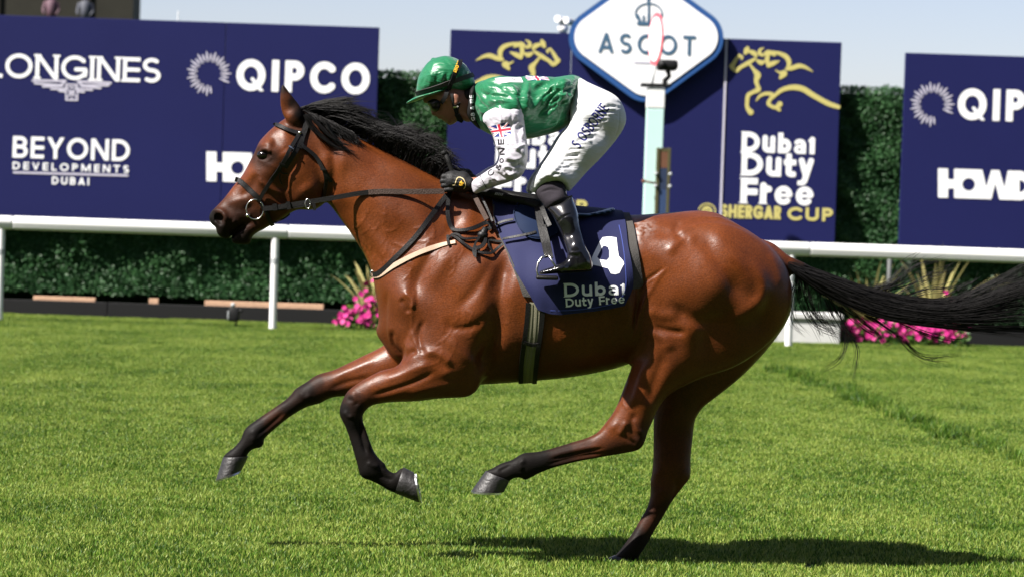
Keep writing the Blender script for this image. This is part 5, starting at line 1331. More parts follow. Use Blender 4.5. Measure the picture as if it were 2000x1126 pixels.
# ================================================================== mane and tail
M_HAIR = mat('black_hair', (0.006, 0.0052, 0.005), 0.5, 0.28)
def strands(name, C, rad, material, parent, m_=9, wave=0.0):
    """C: (n, k, 3) control points of n strands; each becomes a fine tapering three-sided hair lock"""
    C = np.asarray(C, float); n, k, _ = C.shape
    t = np.linspace(0, k - 1, m_); i = np.minimum(t.astype(int), k - 2); f = (t - i)[None, :, None]
    p0 = C[:, np.maximum(i - 1, 0)]; p1 = C[:, i]; p2 = C[:, i + 1]; p3 = C[:, np.minimum(i + 2, k - 1)]
    P = 0.5 * (2 * p1 + (p2 - p0) * f + (2 * p0 - 5 * p1 + 4 * p2 - p3) * f ** 2 + (3 * p1 - p0 - 3 * p2 + p3) * f ** 3)
    if wave:
        ph = RNG.uniform(0, 6.28, (n, 1)); w = wave * np.linspace(0, 1, m_)[None]
        P[:, :, 2] += w * np.sin(ph + np.linspace(0, 7, m_)[None]); P[:, :, 1] += w * .7 * np.cos(ph * 2 + np.linspace(0, 6, m_)[None])
    T = np.gradient(P, axis=1); T /= np.linalg.norm(T, axis=2, keepdims=True) + 1e-9
    A = np.cross(T, np.array([0.2, 1.0, 0.1])); A /= np.linalg.norm(A, axis=2, keepdims=True) + 1e-9; B = np.cross(T, A)
    r = (np.asarray(rad).reshape(-1, 1) * np.interp(np.linspace(0, 1, m_), [0, .3, .8, 1], [1, .95, .6, .12])[None])[:, :, None]
    ring = [P + r * (A * math.cos(a) + B * math.sin(a)) for a in (0, 2.09, 4.19)]
    V = np.stack(ring, 2).reshape(-1, 3)
    base = (np.arange(n)[:, None] * m_ + np.arange(m_ - 1)[None]) * 3
    F = np.concatenate([np.stack([base + q, base + (q + 1) % 3, base + 3 + (q + 1) % 3, base + 3 + q], -1).reshape(-1, 4) for q in range(3)])
    return obj(name, V, F, material, parent, True)
def interp_table(tab, s):
    tab = np.asarray(tab, float); xs = np.linspace(0, 1, len(tab))
    return np.stack([[np.interp(v, xs, tab[:, a, b]) for b in range(2)] for v in s for a in range(tab.shape[1])]).reshape(len(s), tab.shape[1], 2)
MT = [[(586, 213), (602, 205), (632, 199), (674, 195)], [(598, 217), (625, 206), (655, 205), (698, 210)], [(618, 226), (645, 212), (680, 214), (720, 234)], [(645, 239), (664, 228), (692, 226), (738, 254)],
      [(685, 260), (698, 246), (722, 243), (756, 268)], [(725, 280), (734, 260), (758, 250), (786, 268)], [(765, 301), (774, 270), (800, 254), (826, 276)], [(805, 321), (814, 288), (838, 270), (862, 292)],
      [(840, 338), (852, 310), (868, 296), (876, 312)], [(872, 354), (882, 340), (888, 336), (890, 350)]]
n = 2300
s = np.clip(RNG.uniform(0, 1, n) ** .95, 0, 1); c = interp_table(MT, s)
clump = (np.floor(s * 90) * 12.9898); cl = np.stack([np.sin(s * 61) * 8 + np.sin(s * 23), np.cos(s * 43 + 1) * 13], 1)
ln = RNG.uniform(.5, 1.12, n)[:, None, None]
c = c[:, :1] + (c - c[:, :1]) * ln
nz = RNG.normal(0, 1.7, (n, 2)) + cl * .5; c[:, 3, 0] += 12; c[:, 2, 0] += 4; c[:, 3, 1] -= 4; fly = (RNG.random((n, 1)) < .16) * RNG.normal(0, 10, (n, 2))
c[:, 0] += RNG.normal(0, 1.5, (n, 2)); c[:, 1] += nz * .35; c[:, 2] += nz * .8 + fly * .4; c[:, 3] += nz * 1.15 + fly
yb = RNG.normal(-.008, .02, n); yy = yb[:, None] * np.array([.6, 1, 1.5, 2.0])[None]
c3 = np.stack([W(c[:, k, 0], c[:, k, 1], 0) for k in range(4)], 1); c3[:, :, 1] += yy
mane = strands('mane', c3, RNG.uniform(.0008, .0016, n), M_HAIR, horse, 10, .0)
# hair lying over the near side of the crest
n = 380; x = RNG.uniform(590, 670, n); y0_ = np.interp(x, [590, 650, 700, 760, 830, 905], [216, 243, 267, 298, 334, 368])
lay = np.stack([np.stack([x, y0_ - 3], 1), np.stack([x + 12, y0_ + 4 + RNG.normal(0, 2, n)], 1), np.stack([x + 34, y0_ + 20 + RNG.normal(0, 4, n)], 1), np.stack([x + 50 + RNG.normal(0, 6, n), y0_ + 30 + RNG.normal(0, 5, n)], 1)], 1)
tz = (np.where(x < 640, 1.35, np.where(x < 700, .75, .6)) * RNG.uniform(.35, 1.25, n))[:, None, None]; lay = lay[:, :1] + (lay - lay[:, :1]) * tz
c3 = np.stack([W(lay[:, k, 0], lay[:, k, 1], 0) for k in range(4)], 1); c3[:, :, 1] += np.stack([RNG.uniform(-.02, .0, n), RNG.uniform(-.05, -.03, n), RNG.uniform(-.078, -.055, n), RNG.uniform(-.09, -.065, n)], 1)
strands('mane_fringe', c3, RNG.uniform(.0010, .0018, n), M_HAIR, horse, 8, .002)
# thin locks: behind the ear down the neck, and wisps standing up
def wisps(name, paths, cnt, jit, rad, parent, ys=-.06, m_=10, wave=.003):
    L_ = []
    for P in paths:
        P = np.asarray(P, float)
        if len(P) == 3: P = np.array([P[0], (P[0] + P[1]) / 2 + (P[1] - P[0]) * .1, P[1], P[2]])
        for _ in range(cnt):
            q = P + (RNG.normal(0, 1, (1, 2)) * .5 + RNG.normal(0, .5, P.shape)) * np.linspace(.5, 1, len(P))[:, None] * jit
            w = W(q[:, 0], q[:, 1], 0); w[:, 1] += ys + RNG.normal(0, .012); L_.append(w)
    return strands(name, L_, RNG.uniform(.6, 1.2, len(L_)) * rad, M_HAIR, parent, m_, wave)
wisps('mane_lock', [[(602, 228), (622, 258), (650, 283), (682, 298)], [(606, 226), (634, 252), (662, 282), (700, 304)], [(612, 232), (640, 262), (660, 276), (690, 286)], [(598, 226), (612, 252), (640, 275), (668, 292)], [(640, 240), (652, 262), (668, 282), (690, 300)]], 26, 3.2, .0012, horse, -.085)
wisps('mane_wisp', [[(742, 286), (735, 255), (726, 230), (716, 212)], [(758, 292), (752, 262), (742, 236), (728, 210)], [(772, 300), (782, 262), (772, 236), (756, 220)], [(780, 300), (795, 270), (790, 246), (768, 232)], [(812, 322), (826, 290), (824, 262), (822, 244)], [(815, 325), (836, 292), (848, 270), (858, 258)],
                    [(790, 312), (806, 282), (816, 262), (788, 248)], [(800, 318), (828, 300), (842, 276), (862, 268)], [(640, 206), (662, 198), (678, 193), (688, 205)], [(650, 204), (672, 196), (684, 198), (694, 214)]], 9, 3.5, .0010, horse, -.02)
# tail
cx_t = [1530, 1560, 1620, 1700, 1780, 1850, 1900, 1960, 2050]; cy_t = [512, 528, 558, 590, 606, 612, 606, 592, 574]; hw_t = [13, 16, 18, 20, 20, 22, 31, 46, 68]
n = 2100; sroot = RNG.uniform(0, 1, n) ** 1.2; vc = np.clip(RNG.normal(0, .55, 64), -1.2, 1.2); v = vc[RNG.integers(0, 64, n)] + RNG.normal(0, .055, n); st = np.linspace(0, 1, 8)
x0_ = 1536 + 60 * sroot; ln = np.where(RNG.random(n) < .35, RNG.uniform(180, 330, n), RNG.uniform(300, 540, n)); X = x0_[:, None] + ln[:, None] * st[None]
Yc = np.interp(X, cx_t, cy_t); Hw = np.interp(X, cx_t, hw_t); br = np.clip(.4 + st * 3, 0, 1)[None]
vv = v[:, None] + RNG.normal(0, .16, (n, 8)).cumsum(1) * .2
Yp = Yc + Hw * vv * br + (1 - br) * (sroot[:, None] * 4)
yd = RNG.normal(0, .03, n)[:, None] * np.clip(st * 2, .75, 1)[None] + RNG.normal(0, .004, (n, 8))
c3 = np.stack([W(X[:, k], Yp[:, k], 0) for k in range(8)], 1); c3[:, :, 1] += yd
tail = strands('tail', c3, RNG.uniform(.0008, .0015, n), M_HAIR, horse, 16, .002)
tw = [[(1700, 570), (1740, 552), (1770, 520), (1802, 498)], [(1720, 574), (1752, 548), (1790, 520), (1850, 506)], [(1740, 580), (1790, 556), (1830, 536), (1870, 520)], [(1710, 570), (1760, 556), (1800, 540), (1850, 534)], [(1760, 585), (1810, 566), (1850, 560), (1895, 548)], [(1700, 566), (1735, 556), (1760, 540), (1790, 512)],
      [(1640, 548), (1680, 560), (1720, 562), (1770, 545)], [(1780, 592), (1830, 590), (1880, 560), (1910, 544)], [(1840, 600), (1890, 580), (1930, 560), (1990, 545)], [(1850, 606), (1900, 602), (1950, 590), (2020, 580)], [(1860, 620), (1920, 622), (1960, 600), (2010, 592)]]
wisps('tail_wisp', tw, 12, 9, .0011, horse, 0, 14, .003)
lw = [[(1556, 540), (1562, 590), (1590, 632), (1652, 658)], [(1575, 550), (1585, 600), (1612, 640), (1645, 652)], [(1600, 565), (1602, 605), (1622, 640), (1640, 676)], [(1560, 535), (1548, 585), (1552, 625), (1576, 652)], [(1620, 580), (1650, 640), (1674, 682), (1664, 742)],
      [(1700, 620), (1760, 660), (1800, 698), (1878, 694)], [(1690, 615), (1745, 650), (1795, 696), (1850, 709)], [(1640, 600), (1690, 640), (1715, 655), (1700, 672)], [(1660, 605), (1712, 650), (1730, 672), (1745, 655)], [(1590, 560), (1580, 600), (1596, 640), (1604, 660)], [(1545, 528), (1565, 545), (1560, 575), (1548, 592)], [(1550, 530), (1572, 550), (1568, 580), (1550, 600)],
      [(1760, 630), (1810, 650), (1850, 662), (1892, 660)], [(1615, 585), (1630, 625), (1655, 650), (1690, 660)], [(1570, 548), (1575, 585), (1605, 625), (1660, 640)], [(1640, 600), (1655, 660), (1640, 700), (1610, 720)]]
wisps('tail_wisp', lw, 10, 7, .0012, horse, 0, 14, .004)

# ================================================================== tack
M_LEATHER = mat('black_leather', (0.005, 0.0045, 0.0045), .5, .3, bump=.15, bscale=160)
M_RUBBER = mat('brown_rubber_grip', (0.055, 0.034, 0.026), .7, .3, noise=.25, nscale=120, bump=.5, bscale=260)
M_CREAM = mat('cream_webbing', (0.48, 0.35, 0.26), .8, .2, noise=.10, nscale=90, bump=.2, bscale=300)
M_STEEL = mat('bright_steel', (0.72, 0.70, 0.64), .22, .5, metal=1)
def strap(name, P, w, material, parent, y=None, lift=.005, th=.003, n=5, sm=True, bvh=None, ends=None):
    """flat strap through photo pixels, lying on the body (y None) or at given depths"""
    P = np.asarray(P, float); m_ = len(P)
    if sm and m_ > 2:
        Q = spline(P, n); yy = None if y is None else np.interp(np.linspace(0, 1, len(Q)), np.linspace(0, 1, m_), y)
    else:
        Q = np.concatenate([P[i] + (P[i + 1] - P[i]) * np.linspace(0, 1, 6)[:, None][: 6 if i == m_ - 2 else 5] for i in range(m_ - 1)])
        yy = None if y is None else np.interp(np.linspace(0, 1, len(Q)), np.linspace(0, 1, m_), y)
    C = []; Nn = []
    lastn = Vector((0, -1, 0)); lasty = None
    for i, q in enumerate(Q):
        if yy is None:
            h, nn = bodyhit(q, bvh)
            if h is None: h = W1(q[0], q[1], lasty if lasty is not None else -.03); nn = lastn
            lasty = h.y; lastn = nn; C.append(h + nn * lift); Nn.append(nn)
        else: C.append(W1(q[0], q[1], yy[i])); Nn.append(Vector((0, -1, 0)))
    if yy is None:                                  # a strap bridges hollows: smooth the depth
        for _ in range(3): C = [C[0]] + [C[i] * .5 + (C[i - 1] + C[i + 1]) * .25 for i in range(1, len(C) - 1)] + [C[-1]]; Nn = [Nn[0]] + [(Nn[i] * 2 + Nn[i - 1] + Nn[i + 1]).normalized() for i in range(1, len(Nn) - 1)] + [Nn[-1]]
    V = []; F = []; L_ = len(C)
    wm = w / 489.5
    for i in range(L_):
        T = (C[min(i + 1, L_ - 1)] - C[max(i - 1, 0)]).normalized(); sd = T.cross(Nn[i]).normalized(); nn = sd.cross(T).normalized()
        k = wm / 2 * (ends if (ends and i in (0, L_ - 1)) else 1)
        V += [C[i] - sd * k - nn * th / 2, C[i] - sd * k * .96 + nn * th / 2, C[i] + sd * k * .96 + nn * th / 2, C[i] + sd * k - nn * th / 2]
    for i in range(L_ - 1):
        for e_ in range(4): F.append((i * 4 + e_, i * 4 + (e_ + 1) % 4, (i + 1) * 4 + (e_ + 1) % 4, (i + 1) * 4 + e_))
    F += [(3, 2, 1, 0), tuple((L_ - 1) * 4 + e_ for e_ in range(4))]
    return smooth_by_angle(obj(name, V, F, material, parent, True), 40)
def ring_px(name, c, rx, ry, y, r, material, parent, a0=0, a1=360, n=28):
    b = MB(); P = [W1(c[0] + rx * math.cos(R(a0 + (a1 - a0) * i / n)), c[1] + ry * math.sin(R(a0 + (a1 - a0) * i / n)), y) for i in range(n + (a1 - a0 < 360))]
    if a1 - a0 >= 360: P = P + [P[0], P[1]]
    b.tube(P, r, 8, ref=(0, -1, 0)); return b.build(name, material, parent)

br = empty('bridle', tuple(W(560, 330, -.08)), 'black leather bridle with a large steel ring bit on the horse head', 'bridle')
strap('headpiece', [(600, 226), (598, 246), (590, 268), (584, 290)], 11, M_LEATHER, br, lift=.007)
bb = strap('browband', [(537, 244.5), (548, 249), (562, 256), (576, 260), (587, 262)], 8.5, M_LEATHER, br, lift=.008, th=.005)
h, nn = bodyhit((585, 262)); b = MB(); b.ball(tuple(h + nn * .012), .007, 10, 7); b.build('stud', M_STEEL, bb)
ck = strap('cheekpiece', [(584, 263), (576, 276), (566.5, 292), (559, 306), (551.6, 319), (541, 335), (529, 352), (517, 373), (506, 392)], 7.5, M_LEATHER, br, lift=.009, th=.005)
strap('cheekpiece', [(590, 268), (580, 290), (568, 308), (556, 327)], 10, M_LEATHER, br, lift=.006)
strap('cheek_keeper', [(546, 318), (557, 323)], 4, M_LEATHER, ck, lift=.013); strap('cheek_buckle', [(564, 287), (572, 293)], 3, M_STEEL, ck, lift=.014)
for P in ([(551, 320), (547.5, 330), (552, 336), (561, 337)], [(547, 338), (545, 348), (549, 358)]): strap('strap_end', P, 2.4, M_LEATHER, br, lift=.012)
strap('noseband', [(459.5, 350), (470, 354), (482, 364), (494, 376), (506, 386)], 9.5, M_LEATHER, br, lift=.008, th=.006)
strap('curb_strap', [(511, 397), (520, 412), (526, 428), (531, 437)], 8, M_LEATHER, br, lift=.009); strap('curb_strap', [(531, 436), (545, 431), (556, 426), (566, 418)], 3, M_LEATHER, br, y=[-.05, -.045, -.045, -.05])
strap('throatlash', [(585, 279), (590, 287), (600, 294), (619, 309), (631, 327), (640, 343), (647, 354)], 7.5, M_LEATHER, br, lift=.010, th=.005)
strap('throatlash', [(634, 334), (637, 355), (632, 378), (628, 392)], 7, M_LEATHER, br, lift=.006); strap('throat_keeper', [(627, 331), (638, 330)], 3.2, M_LEATHER, br, lift=.016)
YBIT = -.078
rg = ring_px('bit_ring', (498, 409), 17, 19.5, YBIT, .0024, M_STEEL, br)
b = MB(); b.ball(tuple(W(483.5, 421, YBIT)), .0075, 12, 8); b.tube([tuple(W(483.5, 421, YBIT)), tuple(W(492, 416, -.02))], .006, 8); b.build('mouthpiece', M_STEEL, br)

rn = empty('reins', tuple(W(700, 378, -.13)), 'black and brown rubber reins running from the bit to the jockey gloves', 'reins')
strap('rein', [(514, 407.5), (541, 405), (574, 399.5), (604, 394.5), (660, 385), (690, 379.5), (722, 375)], 9.5, M_LEATHER, rn, y=[-.082, -.088, -.096, -.105, -.115, -.12, -.124], th=.005)
strap('rein', [(515, 411), (541, 409.5), (574, 405), (612, 399)], 4, M_LEATHER, rn, y=[-.082, -.085, -.095, -.11], th=.004)
strap('rein_grip', [(720, 375.5), (750, 374), (800, 374.5), (868, 373.5)], 10.5, M_RUBBER, rn, y=[-.125, -.132, -.138, -.135], th=.006)
strap('rein_keeper', [(727, 370), (728, 380)], 9, M_RUBBER, rn, y=[-.13, -.13]); strap('rein_stop', [(536, 398), (538, 411)], 9, M_LEATHER, rn, y=[-.09, -.09], th=.008); strap('rein_stop', [(562, 394), (565, 409)], 8, M_LEATHER, rn, y=[-.1, -.1], th=.008)
ring_px('martingale_ring', (601, 398), 5, 9, -.118, .0018, M_STEEL, rn); strap('rein_stop', [(613, 398), (615, 411)], 6, M_LEATHER, rn, y=[-.118, -.118])
strap('rein_loop', [(879, 374), (875, 395), (873.5, 420), (876, 440), (887, 453), (907, 454), (930, 446), (947, 437.5), (957, 440), (959, 447), (952, 452)], 8, M_LEATHER, rn, lift=.014, th=.004)
strap('rein_loop', [(926, 380), (934, 397), (942, 412), (951, 429)], 9.5, M_RUBBER, rn, y=[-.10, -.135, -.155, -.175], th=.006); strap('rein_loop', [(938, 380), (950, 404), (962, 432)], 4, M_LEATHER, rn, y=[-.11, -.14, -.17])
b = MB(); k0 = bodyhit((943, 459))[0] + Vector((0, -.028, 0))
b.ball(tuple(k0), .022, 12, 8, (1, .8, .8)); b.tube([tuple(k0 + Vector((.012, 0, .03))), tuple(k0), tuple(k0 + Vector((-.006, .0, -.03)))], [.012, .016, .010], 8); b.build('rein_knot', M_LEATHER, rn)
for P in ([(940, 462), (932, 474), (926, 485), (932, 489), (942, 484), (947, 472), (945, 463)], [(947, 462), (948, 480), (940, 490), (930, 492)], [(929, 488), (929, 507)], [(926, 486), (924.5, 496), (927, 504)]): strap('rein_end', P, 4.2, M_LEATHER, rn, lift=.02, th=.003)

bg_ = empty('breast_girth', tuple(W(800, 500, -.18)), 'cream breast strap with black neck strap across the horse shoulder', 'breast girth')
strap('neck_strap', [(727, 534), (741, 534), (771, 505), (808.5, 468), (839, 425), (858, 400), (873, 381)], 9.5, M_LEATHER, bg_, lift=.007, th=.004)
strap('breast_strap', [(730, 537), (743, 536.5), (768, 520), (795, 505), (835.5, 487), (865, 479), (890, 474)], 9.5, M_CREAM, bg_, lift=.005, th=.004)
strap('keeper', [(876, 463), (876.5, 482)], 5, M_LEATHER, bg_, lift=.012); ring_px('chest_ring', (727.5, 534), 3.5, 6, -.055, .0022, M_STEEL, bg_)
strap('side_strap', [(880, 464), (892, 468), (907, 480.5), (924.5, 491.5), (939.5, 497.5), (957, 497.5), (969.5, 490), (982, 481), (996, 474), (1012, 468)], 5.5, M_LEATHER, bg_, lift=.013)
strap('side_strap', [(878, 470), (885, 461), (896, 462), (905, 470), (930, 468), (952, 472), (972, 475), (986, 475)], 5.5, M_LEATHER, bg_, lift=.011)
strap('side_strap', [(952, 473), (954, 486), (962, 497)], 3.5, M_LEATHER, bg_, lift=.014); strap('side_strap', [(966, 448), (984, 441), (1010, 436)], 5, M_LEATHER, bg_, lift=.03); strap('side_strap', [(984, 478), (1012, 470), (1046, 460)], 5, M_LEATHER, bg_, lift=.034)

# saddle cloth: wraps the back, both sides
M_PAD = mat('grey_felt_pad', (0.062, 0.058, 0.054), .85, .2, noise=.15, nscale=60, bump=.3, bscale=200)
M_CLOTH = mat('navy_number_cloth', (0.0078, 0.0105, 0.058), .75, .3, noise=.10, nscale=9, bump=.12, bscale=350, sheen=.05)
def spine(px_):
    x = float(W(px_, 420, 0)[0]); r_ = BVH.ray_cast(Vector((x, 0, 3)), Vector((0, 0, -1))); return r_[0]
def wrap(name, left, right, bot, lift, material, parent, wr=0.0, nu=46, nv=40, both=True, top=None):
    """left/right: edge pixels from the spine down; bottom pixels left to right; the far side mirrors the near one"""
    left = spline(left, 6); right = spline(right, 6)
    def at(P, t): L_ = np.r_[0, np.cumsum(np.hypot(*np.diff(P, axis=0).T))]; return np.array([np.interp(t * L_[-1], L_, P[:, 0]), np.interp(t * L_[-1], L_, P[:, 1])])
    G = []
    for v in range(nv + 1):
        t = v / nv; a, b_ = at(left, t), at(right, t); row = []
        for u in range(nu + 1):
            s_ = u / nu; q = a * (1 - s_) + b_ * s_
            if bot is not None: q = q + np.array([0, np.interp(s_, np.linspace(0, 1, len(bot)), bot)]) * t ** 3
            row.append(q)
        G.append(row)
    PT = [[None] * (nu + 1) for _ in range(nv + 1)]; NR = [[None] * (nu + 1) for _ in range(nv + 1)]
    for u in range(nu + 1):
        PT[0][u] = spine(G[0][u][0]); NR[0][u] = Vector((0, 0, 1))
        for v in range(1, nv + 1):
            h, nn = bodyhit(G[v][u])
            if h is None or h.y > .0: h = PT[v - 1][u] + Vector((0, -.012, -.004)); nn = Vector((0, -.4, .9)).normalized()
            PT[v][u] = h; NR[v][u] = nn
    co_ = np.array([[list(PT[v][u]) for u in range(nu + 1)] for v in range(nv + 1)]); nr = np.array([[list(NR[v][u]) for u in range(nu + 1)] for v in range(nv + 1)])
    for _ in range(6):                                  # cloth bridges hollows
        c2 = co_.copy(); c2[1:-1, 1:-1] = .4 * co_[1:-1, 1:-1] + .15 * (co_[2:, 1:-1] + co_[:-2, 1:-1] + co_[1:-1, 2:] + co_[1:-1, :-2]); 
        n2 = nr.copy(); n2[1:-1, 1:-1] = .4 * nr[1:-1, 1:-1] + .15 * (nr[2:, 1:-1] + nr[:-2, 1:-1] + nr[1:-1, 2:] + nr[1:-1, :-2]); co_, nr = c2, n2
    nr /= np.linalg.norm(nr, axis=2, keepdims=True)
    if wr:
        U, Vv = np.meshgrid(np.linspace(0, 1, nu + 1), np.linspace(0, 1, nv + 1))
        wv = np.sin(U * 17 + 3 * np.sin(Vv * 4)) * .5 + np.sin(U * 9 - Vv * 7 + 1) * .5 + .5 * np.sin(U * 31 + Vv * 13)
        lf_ = lift + wr * wv * np.clip(Vv * 1.5, 0, 1)
    else: lf_ = np.full(co_.shape[:2], lift)
    O = co_ + nr * lf_[..., None]
    if both: O = np.concatenate([(O * np.array([1, -1, 1]))[::-1], O[1:]], 0); I_ = np.concatenate([((co_ + nr * .002) * np.array([1, -1, 1]))[::-1], (co_ + nr * .002)[1:]], 0)
    else: I_ = co_ + nr * (lift - .006)
    nr_, nc = O.shape[0], O.shape[1]
    V = np.concatenate([O.reshape(-1, 3), I_.reshape(-1, 3)]); F = []
    id_ = lambda v, u: v * nc + u
    for v in range(nr_ - 1):
        for u in range(nc - 1): F.append((id_(v, u), id_(v + 1, u), id_(v + 1, u + 1), id_(v, u + 1)))
    off = nr_ * nc; loop = [id_(0, u) for u in range(nc)] + [id_(v, nc - 1) for v in range(1, nr_)] + [id_(nr_ - 1, u) for u in range(nc - 2, -1, -1)] + [id_(v, 0) for v in range(nr_ - 2, 0, -1)]
    for i in range(len(loop)):
        a, b_ = loop[i], loop[(i + 1) % len(loop)]; F.append((a, b_, b_ + off, a + off))
    o = smooth_by_angle(obj(name, V, F, material, parent, True), 55)
    return o, BVHTree.FromPolygons([tuple(p) for p in V.tolist()], F)
sc_ = empty('saddle_cloth', tuple(W(1110, 420, 0)), 'navy number cloth with a white 4 and lettering under the saddle', 'saddle cloth')
pad_o, _ = wrap('pad', [(972, 385), (976, 420), (985, 470), (1002, 520), (1022, 578)], [(1229, 419), (1238, 445), (1246, 490), (1252, 530), (1256, 557)], [0, 6, 12, 14, 12, 8, 2], .010, M_PAD, sc_, nu=40)
cl_o, CLB = wrap('cloth', [(961, 386), (964, 420), (972, 452), (990, 492), (1014, 540), (1036, 574), (1052, 602)], [(1214, 417), (1221, 440), (1226, 480), (1231, 530), (1231, 562), (1218, 594)], [0, 9, 12, 11, 9, 7, 4, 0], .017, M_CLOTH, sc_, .0022)
i_ = Ink(.9, False); i_.poly([(1177, 463.5), (1190, 462), (1204, 464), (1206, 485), (1208.5, 500), (1217, 509), (1219, 515), (1214, 524), (1210, 533), (1202, 535.5), (1193, 534), (1188, 524), (1172, 520), (1157, 517), (1154, 508), (1160, 494), (1170, 474)],
    [lambda X, Y: poly_sdf(X, Y, np.array([(1182, 480), (1188, 483), (1190, 490), (1190, 503), (1185, 508.5), (1171, 506.5), (1166.5, 502), (1172, 491), (1177.5, 481)]))]); i_.drape('number', CLB, .001, M_PRINT, sc_)
i_ = Ink(.6, False); i_.text('Dubai', 1101, 580, 1222, 27, .10, gap=.07, slab=.05, y1=575); i_.text('Duty Free', 1105, 599.5, 1221, 17, .10, gap=.07, slab=.05, y1=591.5); i_.drape('lettering', CLB, .001, M_PRINT, sc_)
M_STITCH = mat('blue_stitch', (.05, .07, .26), .7, .2)
strap('hem', [(1209, 440), (1217, 480), (1222, 530), (1222, 560), (1211, 586), (1176, 598), (1120, 605), (1075, 606)], 1.6, M_STITCH, sc_, bvh=CLB, lift=.001, th=.0015)
strap('binding', [(964, 400), (968, 440), (990, 489), (1010, 535), (1030, 580)], 3, M_PAD, sc_, bvh=CLB, lift=.002, th=.003)

# girth
gt = empty('girth', tuple(W(1040, 650, -.2)), 'khaki webbing girth with black edges strapped under the horse', 'girth')
M_KHAKI = mat('khaki_webbing', (0.20, 0.19, 0.13), .75, .2, noise=.12, nscale=80, bump=.2, bscale=300); M_KSTRIPE = mat('olive_stripe', (0.15, 0.145, 0.095), .8, .2)
strap('webbing', [(1046, 590), (1044, 620), (1040, 660), (1034, 700), (1030, 742)], 21, M_KHAKI, gt, lift=.010, th=.004)
for dx in (-5, 4): strap('stripe', [(1046 + dx, 592), (1044 + dx, 620), (1040 + dx, 660), (1034 + dx, 700), (1030 + dx, 740)], 3, M_KSTRIPE, gt, lift=.0135, th=.002)
for dx in (-15, 15): strap('edge_strap', [(1047 + dx, 590), (1045 + dx, 620), (1040 + dx, 660), (1034 + dx, 700), (1030 + dx * .9, 742)], 9, M_LEATHER, gt, lift=.012, th=.005)
strap('loop', [(1024, 664), (1040, 669), (1054, 668)], 7, M_LEATHER, gt, lift=.02, th=.004)

# saddle
M_SADDLE = mat('blue_saddle_leather', (0.006, 0.014, 0.042), .7, .12, noise=.15, nscale=20); M_SEAT = mat('steel_blue_seat', (0.03, 0.065, 0.14), .38, .5)
sd = empty('saddle', tuple(W(1100, 410, 0)), 'small dark blue racing saddle under the jockey with black stirrup leather', 'saddle')
i_ = Ink(2.0, False); i_.poly(spline([(1022, 396), (1009, 408), (1006, 424), (1013, 444), (1028, 461), (1046, 467), (1064, 466), (1082, 460), (1092, 447), (1093, 434), (1100, 418), (1085, 402), (1050, 394)], 5, True)); fl = i_.drape('flap', CLB, .012, M_SADDLE, sd)
md = fl.modifiers.new('thick', 'SOLIDIFY'); md.thickness = .006; md.offset = 0
strap('flap_piping', [(1013, 402), (1007, 414), (1007, 426), (1014, 444), (1028, 460), (1046, 466), (1064, 465)], 1.4, M_SADDLE, sd, bvh=CLB, lift=.016, th=.003)
sv = Volume(940, 350, 1230, 460, -.26, .26, .006)
sv.outline([(1030, 392), (1060, 400), (1100, 410), (1140, 415), (1175, 410), (1196, 405.5), (1201, 410), (1190, 417), (1150, 424), (1100, 424), (1050, 416), (1025, 402)], [(1050, 403, .09), (1120, 416, .15), (1185, 411, .15)], 0.0, k=.01)
sV, sQ = sv.mesh(3); obj('seat', sV, sQ, M_SEAT, sd)
pv = Volume(890, 340, 1070, 430, -.2, .2, .005)
pv.capsule([W(918, 369, -.03), W(950, 375, -.05), W(990, 384, -.07), W(1030, 394, -.09), W(1052, 402, -.11)], [.016, .022, .024, .024, .022], k=.01)
pv.capsule([W(930, 374, .0), W(985, 386, .0), W(1040, 398, 0)], [.022, .03, .04], k=.02); pv.capsule([W(930, 369, .06), W(985, 384, .08), W(1030, 394, .09)], [.016, .024, .024], k=.02)
pV, pQ = pv.mesh(3); obj('pommel_roll', pV, pQ, M_LEATHER, sd)
PB = BVHTree.FromPolygons(pV.tolist(), pQ.tolist())
i_ = Ink(.5, False)
for k in range(5): i_.strokes([([(967 + 3.2 * k, 380 + .5 * k), (969 + 3.2 * k, 376.5 + .5 * k)], .9)])
i_.drape('label_print', PB, .002, M_PRINTSOFT, sd)
sl_y = [-.20, -.27, -.315, -.34]
st_o = strap('stirrup_leather', [(1050, 404), (1056, 440), (1063, 470), (1070, 502)], 13, M_LEATHER, sd, y=sl_y, th=.008); strap('stirrup_leather', [(1058, 404), (1066, 425), (1074, 442)], 9, M_LEATHER, sd, y=[-.22, -.27, -.295], th=.006)
strap('stirrup_leather', [(1062, 440), (1070, 470), (1077, 504)], 8, M_LEATHER, sd, y=[-.28, -.325, -.35], th=.006)
b = MB(); b.tube([W1(*p) for p in ((1067, 498, -.345), (1058, 503, -.35), (1051, 513, -.355), (1048.5, 526, -.36), (1051, 538, -.362), (1058, 543, -.362))], .0045, 8, ref=(0, -1, 0)); b.tube([W1(*p) for p in ((1071, 498, -.345), (1079, 510, -.35), (1085, 520, -.36))], .0045, 8, ref=(0, -1, 0))
si = b.build('stirrup_iron', M_STEEL, sd)
b = MB(); lo, hi = W(1047, 546, -.41), W(1090, 538, -.31); b.box((lo[0], -.41, lo[2]), (hi[0], -.315, hi[2]), .006); b.build('tread', M_LEATHER, sd)

